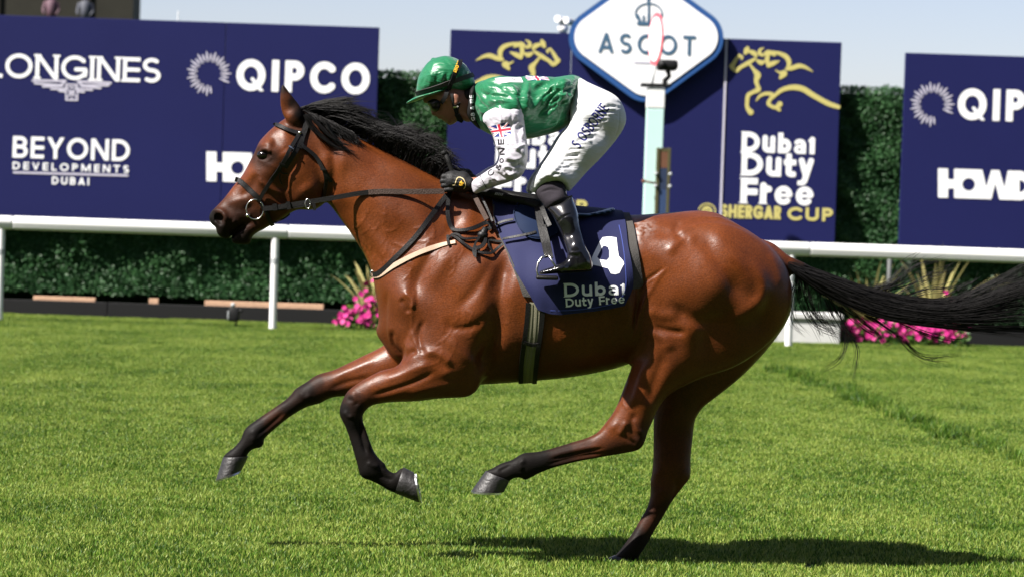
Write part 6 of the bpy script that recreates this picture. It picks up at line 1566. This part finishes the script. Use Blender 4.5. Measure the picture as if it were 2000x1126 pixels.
# ================================================================== the jockey
def silk(name, color, rough, noise=.12, bump=0.0, spec=.5, sheen=.2, bscale=60):
    return mat(name, color, rough, spec, noise=noise, nscale=14, bump=bump, bscale=bscale, sheen=sheen)
M_GREEN = silk('green_satin', (0.0025, 0.128, 0.047), .38, bump=.12); M_WSILK = silk('white_satin', (0.46, 0.44, 0.49), .42, .03, .08); M_BREECH = silk('white_breeches', (0.55, 0.555, 0.565), .6, .02, .06, .3)
M_SKIN = mat('skin', (0.24, 0.105, 0.066), .5, .4, noise=.08, nscale=60, bump=.08, bscale=300); M_GLOVE = mat('black_glove', (0.010, 0.010, 0.011), .6, .35, bump=.3, bscale=220)
M_BOOT = mat('patent_black', (0.006, 0.006, 0.007), .2, .5, coat=.35, bump=.05, bscale=25); M_SOCK = mat('dark_grey_knit', (0.026, 0.022, 0.028), .9, .2, noise=.2, nscale=200, bump=.5, bscale=400)
M_BAND = mat('charcoal_band', (0.030, 0.027, 0.027), .7, .25, noise=.1, nscale=80); M_STRAP = mat('matt_black_strap', (0.008, 0.008, 0.008), .7, .2); M_YEL = mat('amber_print', (0.75, 0.42, 0.03), .5)
M_LENS = mat('smoked_lens', (0.008, 0.008, 0.006), .35, .25, coat=.0); M_INKNAVY = mat('navy_print', (0.018, 0.020, 0.13), .6, .3); M_INKBLACK = mat('black_print', (0.012, 0.012, 0.014), .6, .3); M_FRED = mat('flag_red', (0.55, 0.022, 0.05), .5, .3); M_FBLUE = mat('flag_blue', (0.018, 0.028, 0.16), .5, .3); M_FWHITE = mat('flag_white', (.78, .78, .80), .5, .3)
M_DHAIR = mat('dark_hair', (0.014, 0.010, 0.008), .6, .3)
def fold_bump(M, scale, rot, strength, dist=.03):
    nt = M.node_tree; L = nt.links; tc = nt.nodes.new('ShaderNodeTexCoord'); mp = nt.nodes.new('ShaderNodeMapping'); mp.inputs['Scale'].default_value = scale; mp.inputs['Rotation'].default_value = (0, rot, 0)
    n = nt.nodes.new('ShaderNodeTexNoise'); n.inputs['Scale'].default_value = 1; n.inputs['Detail'].default_value = 2.5; n.inputs['Distortion'].default_value = 1.2
    L.new(tc.outputs['Object'], mp.inputs['Vector']); L.new(mp.outputs[0], n.inputs['Vector'])
    b = nt.nodes.new('ShaderNodeBump'); b.inputs['Strength'].default_value = strength; b.inputs['Distance'].default_value = dist
    L.new(n.outputs['Fac'], b.inputs['Height']); L.new(b.outputs[0], nt.nodes['Principled BSDF'].inputs['Normal'])
fold_bump(M_GREEN, (9, 14, 26), R(35), .4); fold_bump(M_WSILK, (12, 12, 18), R(-30), .35); fold_bump(M_BREECH, (6, 14, 34), R(8), .2)
jk = empty('person', tuple(W(1150, 300, 0)), 'jockey in green and white silks and green cap crouching over the galloping horse', 'person')

def garment(name, vol, material, relief=None, sm=4, mirror=False, amp=1.0, extra=None):
    V, Q = vol.mesh(sm)
    if relief is not None:
        N = normals(V, Q); a, b_ = to_px(V); w = np.clip((-N[:, 1] + .25) / .6, 0, 1)
        V = V + N * (relief.sample(a, b_) * .001 * w * amp)[:, None]
        V = taubin(V, Q, 1)
    o = obj(name, V, Q, material, jk)
    bv = BVHTree.FromPolygons(V.tolist(), Q.tolist())
    if mirror: obj(name, V * np.array([1, -1, 1]), Q[:, ::-1].copy(), material, jk)
    return o, bv
# --- body: one continuous figure under the clothes
bvol = Volume(795, 150, 1240, 560, -.46, .46, .0065)
HEADP = [(826, 196), (829, 201), (836, 204), (840, 211), (841.5, 218), (842.5, 223), (847, 226.5), (852, 227), (854.5, 230), (857, 232.5), (862.5, 233), (864, 236.5), (869, 238), (873, 242), (878, 244.5), (885, 242.5), (893, 237), (901, 233), (910, 238), (922, 236), (925, 215), (922, 190), (910, 170), (880, 163), (845, 172), (830, 184)]
bvol.outline(HEADP, [(880, 195, .073), (850, 205, .052), (860, 225, .042), (876, 237, .034), (905, 215, .055), (843, 220, .016)], [(865, 180, -.012), (872, 240, .03), (910, 220, .0), (848, 222, .015)], k=.0)
bvol.capsule([W(905, 205, 0), W(930, 205, 0), W(960, 200, 0)], [.05, .055, .06], k=.02)
bvol.capsule([W(960, 195, 0), W(1030, 205, 0), W(1100, 200, 0), W(1140, 205, 0)], [.07, .08, .06, .05], k=.03)
bvol.capsule([W(985, 195, -.09), W(985, 195, .09)], [.055, .055], k=.03)
for sg_ in (-1, 1):
    bvol.capsule([W(990, 205, sg_ * .155), W(1010, 318, sg_ * .22), W(948, 356, sg_ * .125), W(915, 358, sg_ * .10)], [.042, .028, .022, .022], k=.02)
    bvol.capsule([W(1150, 208, sg_ * .06), W(1175, 232, sg_ * .09)], [.05, .05], k=.03)
    bvol.capsule([W(1175, 225, sg_ * .09), W(1070, 350, sg_ * .225), W(1088, 400, sg_ * .25), W(1128, 500, sg_ * .345)], [.055, .034, .026, .016], k=.02)
    bvol.capsule([W(1130, 505, sg_ * .352), W(1108, 520, sg_ * .36)], [.012, .008], k=.01)
for sg_ in (-1, 1):
    bvol.outline([(884, 187), (889, 181), (896, 184), (898, 193), (895, 202), (889, 207), (885, 199)], [(890, 193, .011)], sg_ * .076, k=.006)
bV, bQ = bvol.mesh(3)
fr = Relief(795, 150, 1000, 300, .5)
fr.stroke([(845, 212), (852, 214), (858, 211)], 3, -3); fr.stroke([(853, 228.5), (862, 229.5), (868, 228)], 1.2, -3); fr.stroke([(846, 224), (850, 222), (852, 226)], 1.3, -2.5); fr.blob(866, 220, 7, 6, 2.5); fr.stroke([(857, 220), (860, 226), (858, 232)], 1.5, -1.5)
fr.stroke([(886, 190), (892, 186), (895, 194), (890, 200)], 1.2, -3); fr.blob(890, 194, 2.5, 4, -4)
bN = normals(bV, bQ); a_, b__ = to_px(bV); bV = bV + bN * (fr.sample(a_, b__) * .001 * np.clip(-bN[:, 1] * 2, 0, 1) * (a_ < 960))[:, None]
skin_o = obj('body', bV, bQ, M_SKIN, jk); SKB = BVHTree.FromPolygons(bV.tolist(), bQ.tolist())
# hair at the nape
hv_ = Volume(880, 150, 950, 260, -.12, .12, .004); hv_.outline([(898, 180), (912, 172), (927, 166), (927, 186), (921, 205), (914, 222), (908, 226), (905, 205)], [(915, 190, .055), (910, 212, .035)], 0.0); garment('hair', hv_, M_DHAIR)
# --- cap
cr_ = Relief(790, 100, 940, 215, .5)
for x, a in ((838, 3), (850, -4), (862, 3.5), (868, -3), (876, 3), (884, -3.5), (900, 3), (908, -3)): cr_.stroke([(x, 178 - (x - 820) * .22), (x + 3, 160 - (x - 820) * .25), (x + 8, 140)], 2.2, a * .8)
cr_.stroke([(862, 112), (885, 135), (893, 160)], 2, -2.5); cr_.stroke([(846, 117), (830, 145), (822, 172)], 2.5, -2.5); cr_.stroke([(905, 130), (915, 150), (918, 170)], 2.2, 3); cr_.blob(850, 140, 12, 14, 2.5, 20); cr_.stroke([(833, 150), (850, 143), (872, 150)], 3, 2)
cap = Volume(780, 95, 950, 220, -.14, .14, .0042)
cap.outline([(814.5, 184), (813.5, 173), (817.5, 150), (830, 129), (842, 117.5), (856, 112), (873, 109.5), (893, 115.5), (910, 128), (920, 143), (928, 161), (926, 173), (916, 179), (898, 182), (880, 182), (850, 186), (828, 190)], [(865, 150, .102), (900, 150, .092), (835, 160, .085)], 0.0, k=0)
cap.capsule([W(846, 117, -.006), W(846, 117, .006)], .008, k=.006)
cap_o, CAPB = garment('cap', cap, M_GREEN, cr_, 3)
pk = Volume(780, 160, 900, 220, -.13, .13, .0035)
pk.outline([(794, 201), (799, 197), (812, 189.5), (830, 184), (850, 178.5), (872, 173), (874, 178), (860, 184), (846, 188), (826, 193.5), (808, 199.5), (797, 202.5)], [(803, 198, .045), (820, 191, .072), (850, 182, .095)], 0.0); garment('cap_peak', pk, M_GREEN, None, 3)
def inkpart(name, bvh, lift, m_, fn, cell=.7):
    i_ = Ink(cell, False); fn(i_); return i_.drape(name, bvh, lift, m_, jk)
def ribbon_px(name, P, w, bvh, lift, m_):
    return strap(name, P, w, m_, jk, bvh=bvh, lift=lift, th=.003)
ribbon_px('cap_band', [(814.5, 183), (830, 177), (850, 170.5), (872, 163), (895, 155.5), (915, 149), (923, 147)], 9.5, CAPB, .004, M_BAND)
ribbon_px('goggle_strap', [(899, 119), (894, 133), (885, 150), (878, 166), (873, 180)], 9, CAPB, .008, M_STRAP)
inkpart('lettering', CAPB, .0125, M_YEL, lambda i_: i_.text('SHORE', 891, 143, 900.5, 7.2, .13, gap=.12, y1=121), .35)
ribbon_px('goggle_strap', [(874, 178), (870, 190), (863, 200)], 8, SKB, .008, M_STRAP)
gl_ = Volume(815, 180, 890, 235, -.1, .1, .0035); gl_.outline([(834, 200), (838, 207), (842, 215), (850, 220), (859, 217), (866, 207), (870, 197), (862, 189), (846, 191)], [(850, 205, .066)], 0.0); garment('goggles', gl_, M_LENS)
ribbon_px('chin_strap', [(883, 184), (886, 200), (889, 213), (894, 226), (899, 236)], 6, SKB, .004, M_STRAP); ribbon_px('chin_strap', [(895, 200), (893, 210), (892, 220), (896, 234)], 7, SKB, .005, M_STRAP)
ribbon_px('chin_cup', [(893, 222), (899, 232), (903, 237)], 11, SKB, .006, M_STRAP); ribbon_px('strap_clip', [(886, 208), (893, 205)], 3.5, SKB, .010, M_STEEL)
# --- torso silks
tr = Relief(900, 130, 1160, 290, .7); g_ = tr.stroke
for P, w, a in (([(1026, 152), (1018, 185), (1022, 225), (1030, 262)], 4, -9), ([(1034, 152), (1028, 190), (1032, 225)], 4, 7), ([(1128, 156), (1085, 170), (1052, 198), (1036, 226)], 4, 9), ([(1132, 160), (1095, 180), (1062, 212), (1042, 240)], 3.5, -9), ([(1130, 168), (1100, 195), (1075, 222), (1056, 250)], 4, 8),
                ([(1128, 180), (1108, 205), (1085, 232)], 3, -7), ([(1124, 186), (1100, 214), (1080, 244), (1060, 262)], 3.5, 7), ([(1120, 200), (1104, 222), (1090, 246)], 3, -6), ([(1110, 224), (1080, 240), (1050, 258)], 3, 6), ([(1104, 238), (1076, 252), (1044, 266)], 3, -6), ([(1100, 156), (1065, 164), (1040, 182)], 3.5, -7), ([(1085, 152), (1055, 160), (1036, 172)], 3, 6),
                ([(940, 176), (965, 170), (1000, 172), (1018, 180)], 4, 5), ([(935, 190), (960, 186), (985, 190), (1012, 196)], 3, -5), ([(945, 200), (970, 196), (995, 198)], 3, 5), ([(950, 165), (975, 160), (1010, 164)], 3, -4), ([(930, 200), (940, 215), (950, 225)], 3, 5), ([(925, 180), (935, 196), (940, 210)], 3, -4), ([(935, 230), (945, 240), (955, 256)], 3, 5)): g_(P, w, a)
for _ in range(34):
    t = RNG.uniform(0, 1); x1, y1 = RNG.uniform(1100, 1132), RNG.uniform(152, 205); L_ = RNG.uniform(25, 70); a = RNG.uniform(2.35, 2.95)
    P = [(x1, y1), (x1 + math.cos(a) * L_ * .5 + RNG.normal(0, 3), y1 + math.sin(a) * L_ * .5 + RNG.normal(0, 3)), (x1 + math.cos(a - .25) * L_, y1 + math.sin(a - .25) * L_)]
    g_(P, RNG.uniform(1.4, 2.8), RNG.choice([-1, 1]) * RNG.uniform(4, 8))
for _ in range(16):
    x1, y1 = RNG.uniform(930, 1000), RNG.uniform(158, 215); L_ = RNG.uniform(28, 60); a = RNG.uniform(-.5, .9)
    g_([(x1, y1), (x1 + math.cos(a) * L_ * .5, y1 + math.sin(a) * L_ * .5 + RNG.normal(0, 3)), (x1 + math.cos(a + .3) * L_, y1 + math.sin(a + .3) * L_)], RNG.uniform(1.8, 3.2), RNG.choice([-1, 1]) * RNG.uniform(2.5, 4.5))
tv = Volume(895, 130, 1160, 290, -.27, .27, .0045)
tv.outline([(919, 176), (927, 165), (940, 158.5), (964, 153), (991, 150.5), (1018, 150.5), (1030, 147.5), (1046, 148.5), (1082, 151), (1108, 147.5), (1121, 147), (1132, 151), (1138, 157), (1131, 172), (1122, 198), (1114, 222), (1113, 239), (1096, 254), (1067, 264), (1034, 271.5), (1010, 272), (975, 270), (950, 259), (931, 247), (917, 232), (915, 213), (918, 190)],
           [(990, 195, .175), (1060, 195, .165), (940, 200, .115), (1060, 245, .13), (1115, 185, .155), (930, 230, .08)], 0.0, k=0)
for sg_ in (-1, 1): tv.capsule([W(975, 190, sg_ * .10), W(1000, 210, sg_ * .165)], [.075, .07], k=.05)
torso_o, TB = garment('silk_jersey', tv, M_GREEN, tr, 3)
cv = Volume(890, 140, 960, 275, -.16, .16, .004); cv.outline([(917, 176), (927, 166), (931, 180), (929, 205), (932, 230), (940, 252), (930, 248), (916, 233), (911.5, 222), (914, 200)], [(922, 200, .108), (926, 235, .09), (924, 175, .10)], 0.0); col_o, CB = garment('collar', cv, M_STRAP)
inkpart('lettering', CB, .002, M_PRINT, lambda i_: i_.text('GB & IRE', 928, 236, 924.5, 7.5, .085, gap=.16, y1=186), .4)
inkpart('back_patch', TB, .002, M_FWHITE, lambda i_: i_.poly([(966, 153.2), (990, 151), (1017, 151), (1022, 161), (996, 160.5), (976, 163)]), .8)
inkpart('patch_marks', TB, .0035, M_INKBLACK, lambda i_: [i_.strokes([([(x, y), (x + 3, y - 1.5), (x + 6, y + .5)], .5)]) for x, y in ((975, 157), (981, 155.5), (998, 155), (1003, 156.5), (1008, 157.5))], .35)
def flag(bvh, q, base, nm):
    q = np.array(q, float)
    def mp(u, v): return (q[0] * (1 - u) * (1 - v) + q[1] * u * (1 - v) + q[2] * u * v + q[3] * (1 - u) * v)
    def poly(L_): return [tuple(mp(u, v)) for u, v in L_]
    pre = lambda P: (lambda i_: [i_.poly(p) for p in P])
    inkpart(nm + '_field', bvh, base, M_FBLUE, pre([poly([(0, 0), (1, 0), (1, 1), (0, 1)])]), .7)
    a = .10
    inkpart(nm + '_saltire', bvh, base + .0005, M_FWHITE, pre([poly([(0, 0), (a, 0), (1, 1 - a), (1, 1), (1 - a, 1), (0, a)])]), .6); inkpart(nm + '_saltire', bvh, base + .0006, M_FWHITE, pre([poly([(1, 0), (1, a), (a, 1), (0, 1), (0, 1 - a), (1 - a, 0)])]), .6)
    inkpart(nm + '_thin_saltire', bvh, base + .0010, M_FRED, pre([poly([(0, .0), (.05, 0), (.4, .38), (.36, .40)]), poly([(1, 1), (.95, 1), (.62, .66), (.66, .62)]), poly([(1, 0), (1, .05), (.66, .38), (.6, .38)]), poly([(0, 1), (0, .95), (.34, .62), (.38, .64)])]), .5)
    inkpart(nm + '_cross', bvh, base + .0014, M_FWHITE, pre([poly([(.40, 0), (.60, 0), (.60, 1), (.40, 1)])]), .6); inkpart(nm + '_cross', bvh, base + .0015, M_FWHITE, pre([poly([(0, .34), (1, .34), (1, .66), (0, .66)])]), .6)
    inkpart(nm + '_red_cross', bvh, base + .0019, M_FRED, pre([poly([(.44, 0), (.56, 0), (.56, 1), (.44, 1)])]), .6); inkpart(nm + '_red_cross', bvh, base + .0020, M_FRED, pre([poly([(0, .41), (1, .41), (1, .59), (0, .59)])]), .6)
flag(TB, [(1024, 148), (1068, 149.5), (1074, 157), (1030, 157)], .0008, 'back_flag')
# --- sleeves
sr = Relief(900, 190, 1050, 390, .6)
for P, w, a in (([(958, 218), (985, 212), (1012, 215)], 3, -4), ([(948, 232), (970, 226), (1000, 228)], 3, 3), ([(1005, 225), (1012, 260), (1015, 290)], 3, -4), ([(1000, 240), (1005, 275), (1012, 305)], 3.5, 4), ([(990, 268), (1000, 290), (1018, 300)], 3, -5), ([(975, 275), (985, 298), (1005, 312)], 3, 4), ([(980, 300), (1000, 312), (1026, 306)], 2.5, 5), ([(982, 316), (1002, 326), (1024, 318)], 2.5, -6), ([(975, 324), (995, 338), (1018, 334)], 2.5, 5),
                ([(965, 334), (985, 348), (1008, 346)], 2.5, -5), ([(958, 346), (975, 352), (998, 350)], 2.5, 4), ([(960, 330), (968, 345), (966, 358)], 2.5, -4), ([(950, 338), (955, 352), (952, 364)], 2, 3), ([(994, 300), (990, 320), (998, 335)], 2.5, 4), ([(1018, 250), (1022, 280), (1024, 310)], 3, 4), ([(955, 240), (966, 262), (972, 285)], 3, 3)): sr.stroke(P, w, a)
for _ in range(26):
    x1, y1 = RNG.uniform(965, 1020), RNG.uniform(215, 345); L_ = RNG.uniform(12, 30); a = RNG.uniform(-.9, .7) if y1 > 280 else RNG.uniform(.6, 1.8)
    sr.stroke([(x1, y1), (x1 + math.cos(a) * L_ * .5 + RNG.normal(0, 2), y1 + math.sin(a) * L_ * .5), (x1 + math.cos(a + .4) * L_, y1 + math.sin(a + .4) * L_)], RNG.uniform(1.3, 2.4), RNG.choice([-1, 1]) * RNG.uniform(3, 6))
def cuff(): return [(943, 228), (950, 218.5), (973, 207), (997, 202.5), (1019, 200.5), (1023, 216), (1025, 249), (1030.5, 285), (1031, 308), (1026, 331), (1015.5, 346), (991, 357), (961, 366), (940, 374.5), (928, 378), (922, 371), (919, 358), (928, 349), (940, 341), (955, 331), (968, 324), (974, 315), (976, 300), (970, 288), (962, 264), (951, 246), (944, 238)]
def sleeve(sg_, dx, dy):
    v = Volume(885, 185, 1050, 395, -.34 if sg_ < 0 else .0, 0.0 if sg_ < 0 else .34, .0042)
    v.outline([(x + dx, y + dy) for x, y in cuff()], [(990 + dx, 218 + dy, .07), (998 + dx, 265 + dy, .06), (1008 + dx, 320 + dy, .052), (975 + dx, 345 + dy, .045), (935 + dx, 360 + dy, .036)],
              [(990 + dx, 215 + dy, sg_ * .175), (1008 + dx, 315 + dy, sg_ * .24), (930 + dx, 362 + dy, sg_ * .125)], yref=sg_ * .19)
    return v
slv_o, SB = garment('sleeve', sleeve(-1, 0, 0), M_WSILK, sr, 3)
garment('sleeve', sleeve(1, -3, -3), M_WSILK, None, 3)
flag(SB, [(953, 248), (994, 238.5), (999.5, 266), (961, 268)], .0008, 'sleeve_flag')
ribbon_px('cuff_seam', [(938, 343), (942, 353), (950, 366)], 1.4, SB, .001, M_INKBLACK)
inkpart('lettering', SB, .001, M_INKBLACK, lambda i_: [i_.text('NE', 986, 304, 985, 13, .12, gap=.2, y1=272), i_.text('O', 982.5, 320, 985, 8.5, .13, y1=310), i_.text('&', 975.5, 334, 980, 10, .12, y1=324), i_.text('C', 957, 346, 967, 11, .09, y1=337)], .5)
# --- breeches
wr_ = Relief(1020, 140, 1235, 390, .6)
for k in range(24):
    t = k / 23; cx, cy = 1176 - 100 * t ** 1.05 + RNG.normal(0, 3), 212 + 140 * t + RNG.normal(0, 2); l = RNG.uniform(14, 34) * (1 - .3 * t); sl_ = RNG.uniform(-.22, .05)
    wr_.stroke([(cx - l * .35, cy + l * .05), (cx + l * .3, cy + l * sl_ * .5), (cx + l, cy + l * sl_)], RNG.uniform(1.3, 2.2), -RNG.uniform(4, 7)); wr_.stroke([(cx - l * .3, cy + 3.5), (cx + l * .3, cy + 3.5 + l * sl_ * .5), (cx + l * .9, cy + 3.5 + l * sl_)], 1.8, RNG.uniform(2.5, 4.5))
for P, a in (([(1135, 180), (1160, 178), (1190, 190)], -2.5), ([(1130, 195), (1150, 192), (1175, 200)], -2.5), ([(1128, 210), (1142, 208), (1160, 214)], -3), ([(1126, 178), (1130, 205), (1126, 240)], -4), ([(1120, 240), (1110, 262), (1100, 275)], -4), ([(1060, 345), (1085, 350), (1105, 362)], -3), ([(1050, 352), (1072, 342), (1082, 350)], 3)): wr_.stroke(P, 2.2, a)
wr_.stroke([(1210, 215), (1208, 250), (1196, 280)], 1.0, -2.5, taper=.1); wr_.stroke([(1186, 205), (1200, 208), (1212, 212)], 1.0, -2, taper=.1)
bq = Volume(1015, 135, 1240, 395, -.33, .33, .0046)
BP = [(1130, 154), (1138, 152.5), (1151, 160), (1172.5, 170), (1193.5, 179.5), (1209, 191.5), (1219.5, 209), (1224, 228), (1222, 243), (1214.5, 258), (1199.5, 279), (1172.5, 309.5), (1145, 337), (1121, 364), (1110, 374), (1103, 367), (1095, 359.5), (1082, 356), (1064, 361), (1052, 370), (1046, 377), (1036, 374), (1035, 364), (1042.5, 346), (1057.5, 324.5), (1076, 297), (1094, 267), (1109, 249), (1114, 235), (1115, 210), (1120, 185)]
for sg_, dx, dy in ((-1, 0, 0), (1, -7, 1)):
    bq.outline([(x + dx, y + dy) for x, y in BP], [(1165, 195, .12), (1195, 225, .115), (1150, 265, .092), (1110, 305, .076), (1070, 348, .062), (1130, 200, .10)], [(1150, 175, sg_ * .055), (1190, 225, sg_ * .085), (1120, 295, sg_ * .165), (1065, 355, sg_ * .225)], k=.03, yref=sg_ * .14)
br_o, BB = garment('breeches', bq, M_BREECH, wr_, 3)
inkpart('lettering', BB, .0008, M_INKNAVY, lambda i_: i_.text('S OSBORNE', 1132, 292, 1191, 22, .072, gap=.17, slab=.06, y1=213), .5)
# --- socks, boots
skv = Volume(1035, 345, 1125, 420, -.36, 0, .0042); skv.outline([(1046, 375), (1056, 358), (1072, 348), (1092, 349), (1104, 362), (1106, 378), (1116, 392), (1095, 402), (1072, 410), (1060, 398)], [(1078, 375, .056), (1090, 395, .05)], [(1075, 365, -.225), (1090, 400, -.25)])
sk_r = Relief(1030, 340, 1130, 420, .5); [sk_r.stroke([(1050 + 4 * k, 380 - 2 * k), (1068 + 4 * k, 372 - 1.5 * k), (1090 + 4 * k, 374)], 1.4, -2.2) for k in range(3)]
garment('sock', skv, M_SOCK, sk_r, 3, True)
bo = Volume(1035, 370, 1175, 545, -.46, 0, .0042)
bo.outline([(1069, 404), (1080, 396), (1100, 388), (1116, 383), (1121, 394), (1129, 417), (1134, 444), (1139, 466), (1144, 482), (1152.5, 498), (1157, 512), (1157, 524), (1150, 529), (1129, 530.5), (1085, 532.5), (1060, 535), (1053, 534), (1054, 529), (1066, 524), (1078, 520), (1092, 514.5), (1103, 509), (1107.5, 500), (1106, 488), (1098.5, 464.5), (1088.5, 441), (1080, 424)],
           [(1095, 400, .05), (1110, 440, .05), (1122, 480, .037), (1128, 505, .036), (1138, 518, .037), (1080, 526, .036)], [(1095, 395, -.252), (1112, 440, -.28), (1125, 495, -.334), (1075, 526, -.354)])
bor = Relief(1035, 370, 1175, 545, .5); bor.stroke([(1086, 436), (1100, 424), (1120, 416)], 1.2, -2.2, taper=.1); bor.stroke([(1108, 492), (1120, 494), (1136, 492)], 1.5, 2.5); bor.stroke([(1106, 500), (1120, 499), (1134, 502)], 1.6, -3); bor.stroke([(1126, 503), (1127, 515), (1127, 526)], 1.0, 2.2, taper=.1); bor.stroke([(1085, 518), (1096, 517), (1106, 524)], 1.2, 2.5); bor.stroke([(1108, 420), (1118, 455), (1130, 485)], 5, 2); bor.stroke([(1098, 430), (1108, 460), (1116, 485)], 4, -2); bor.stroke([(1134, 470), (1140, 490), (1150, 505)], 2.5, -2)
bo_o, BOB = garment('boot', bo, M_BOOT, bor, 3, True)
ribbon_px('boot_top', [(1069, 405), (1085, 396), (1102, 388.5), (1116.5, 384)], 3, BOB, .003, M_BOOT); ribbon_px('sole', [(1055, 534), (1085, 532), (1128, 530), (1155, 527)], 3, BOB, .002, M_STRAP)
# --- gloves: palm, four bent fingers and a thumb closed on the reins
def glove(sg_, dx=0, dy=0):
    v = Volume(840, 315, 950, 395, -.2 if sg_ < 0 else .0, 0.0 if sg_ < 0 else .2, .003)
    q = lambda x, y, Y: W(x + dx, y + dy, sg_ * Y)
    v.capsule([q(916, 359, .116), (q(904, 357, .112)), q(884, 353, .105)], [.026, .032, .034], k=0); v.capsule([q(905, 348, .10), q(882, 346, .098)], [.026, .024], k=.012); v.capsule([q(905, 366, .10), q(884, 364, .098)], [.022, .02], k=.012)
    for f in range(4):
        y = 343.5 + 8.6 * f; r_ = .0118 - .0008 * f; s_ = (0, -2.5, -1, 3)[f]
        v.capsule([q(884, y, .118), q(867 - s_ * -1, y + 1.5, .112), q(866 + s_, y + 2.5, .086), q(878, y + 2.5, .076)], [r_ * 1.05, r_, r_ * .95, r_ * .85], k=.003)
    v.capsule([q(902, 344, .085), q(888, 339.5, .085), q(874, 341, .082)], [.016, .0135, .0105], k=.006)
    return v
gr_ = Relief(840, 315, 950, 395, .5); [gr_.stroke([(880, 345 + 8 * k), (892, 347 + 7 * k), (903, 350 + 5 * k)], 1.2, -1.5) for k in range(3)]
gl_o, GB_ = garment('glove', glove(-1), M_GLOVE, gr_, 2); garment('glove', glove(1, 6, -6), M_GLOVE, None, 2)
M_GOLDP = mat('gold_print', (0.68, 0.55, 0.30), .45)
inkpart('glove_piping', GB_, .002, M_GOLDP, lambda i_: i_.strokes([(spline([(883.5, 361.5), (888, 361), (891, 352), (894, 347), (899, 346.5), (905, 350), (908.5, 357), (909, 364), (906, 369)], 4), .8)]), .4)
inkpart('glove_emblem', GB_, .002, M_YEL, lambda i_: i_.strokes([([(897.5, 361), (899, 356)], 1.2), ([(899, 357), (905, 358)], 1.3), ([(901, 354), (902, 360)], 1.1), ([(903, 361.5), (899, 362)], 1.0)]), .4)
# --- whip held up in the near hand
wp = empty('whip', tuple(W(880, 335, -.09)), 'short black whip with a knobbed handle held upright in the near glove', 'whip')
b = MB(); b.tube([W1(889, 352, -.085), W1(884, 336, -.085), W1(877, 318, -.085), W1(870, 300, -.085)], [.010, .010, .0095, .009], 10); b.build('handle', M_STRAP, wp)
b = MB(); b.tube([W1(862, 301, -.086), W1(868, 298.5, -.085), W1(874, 297, -.084)], [.007, .012, .008], 10); b.build('knob', M_STRAP, wp)
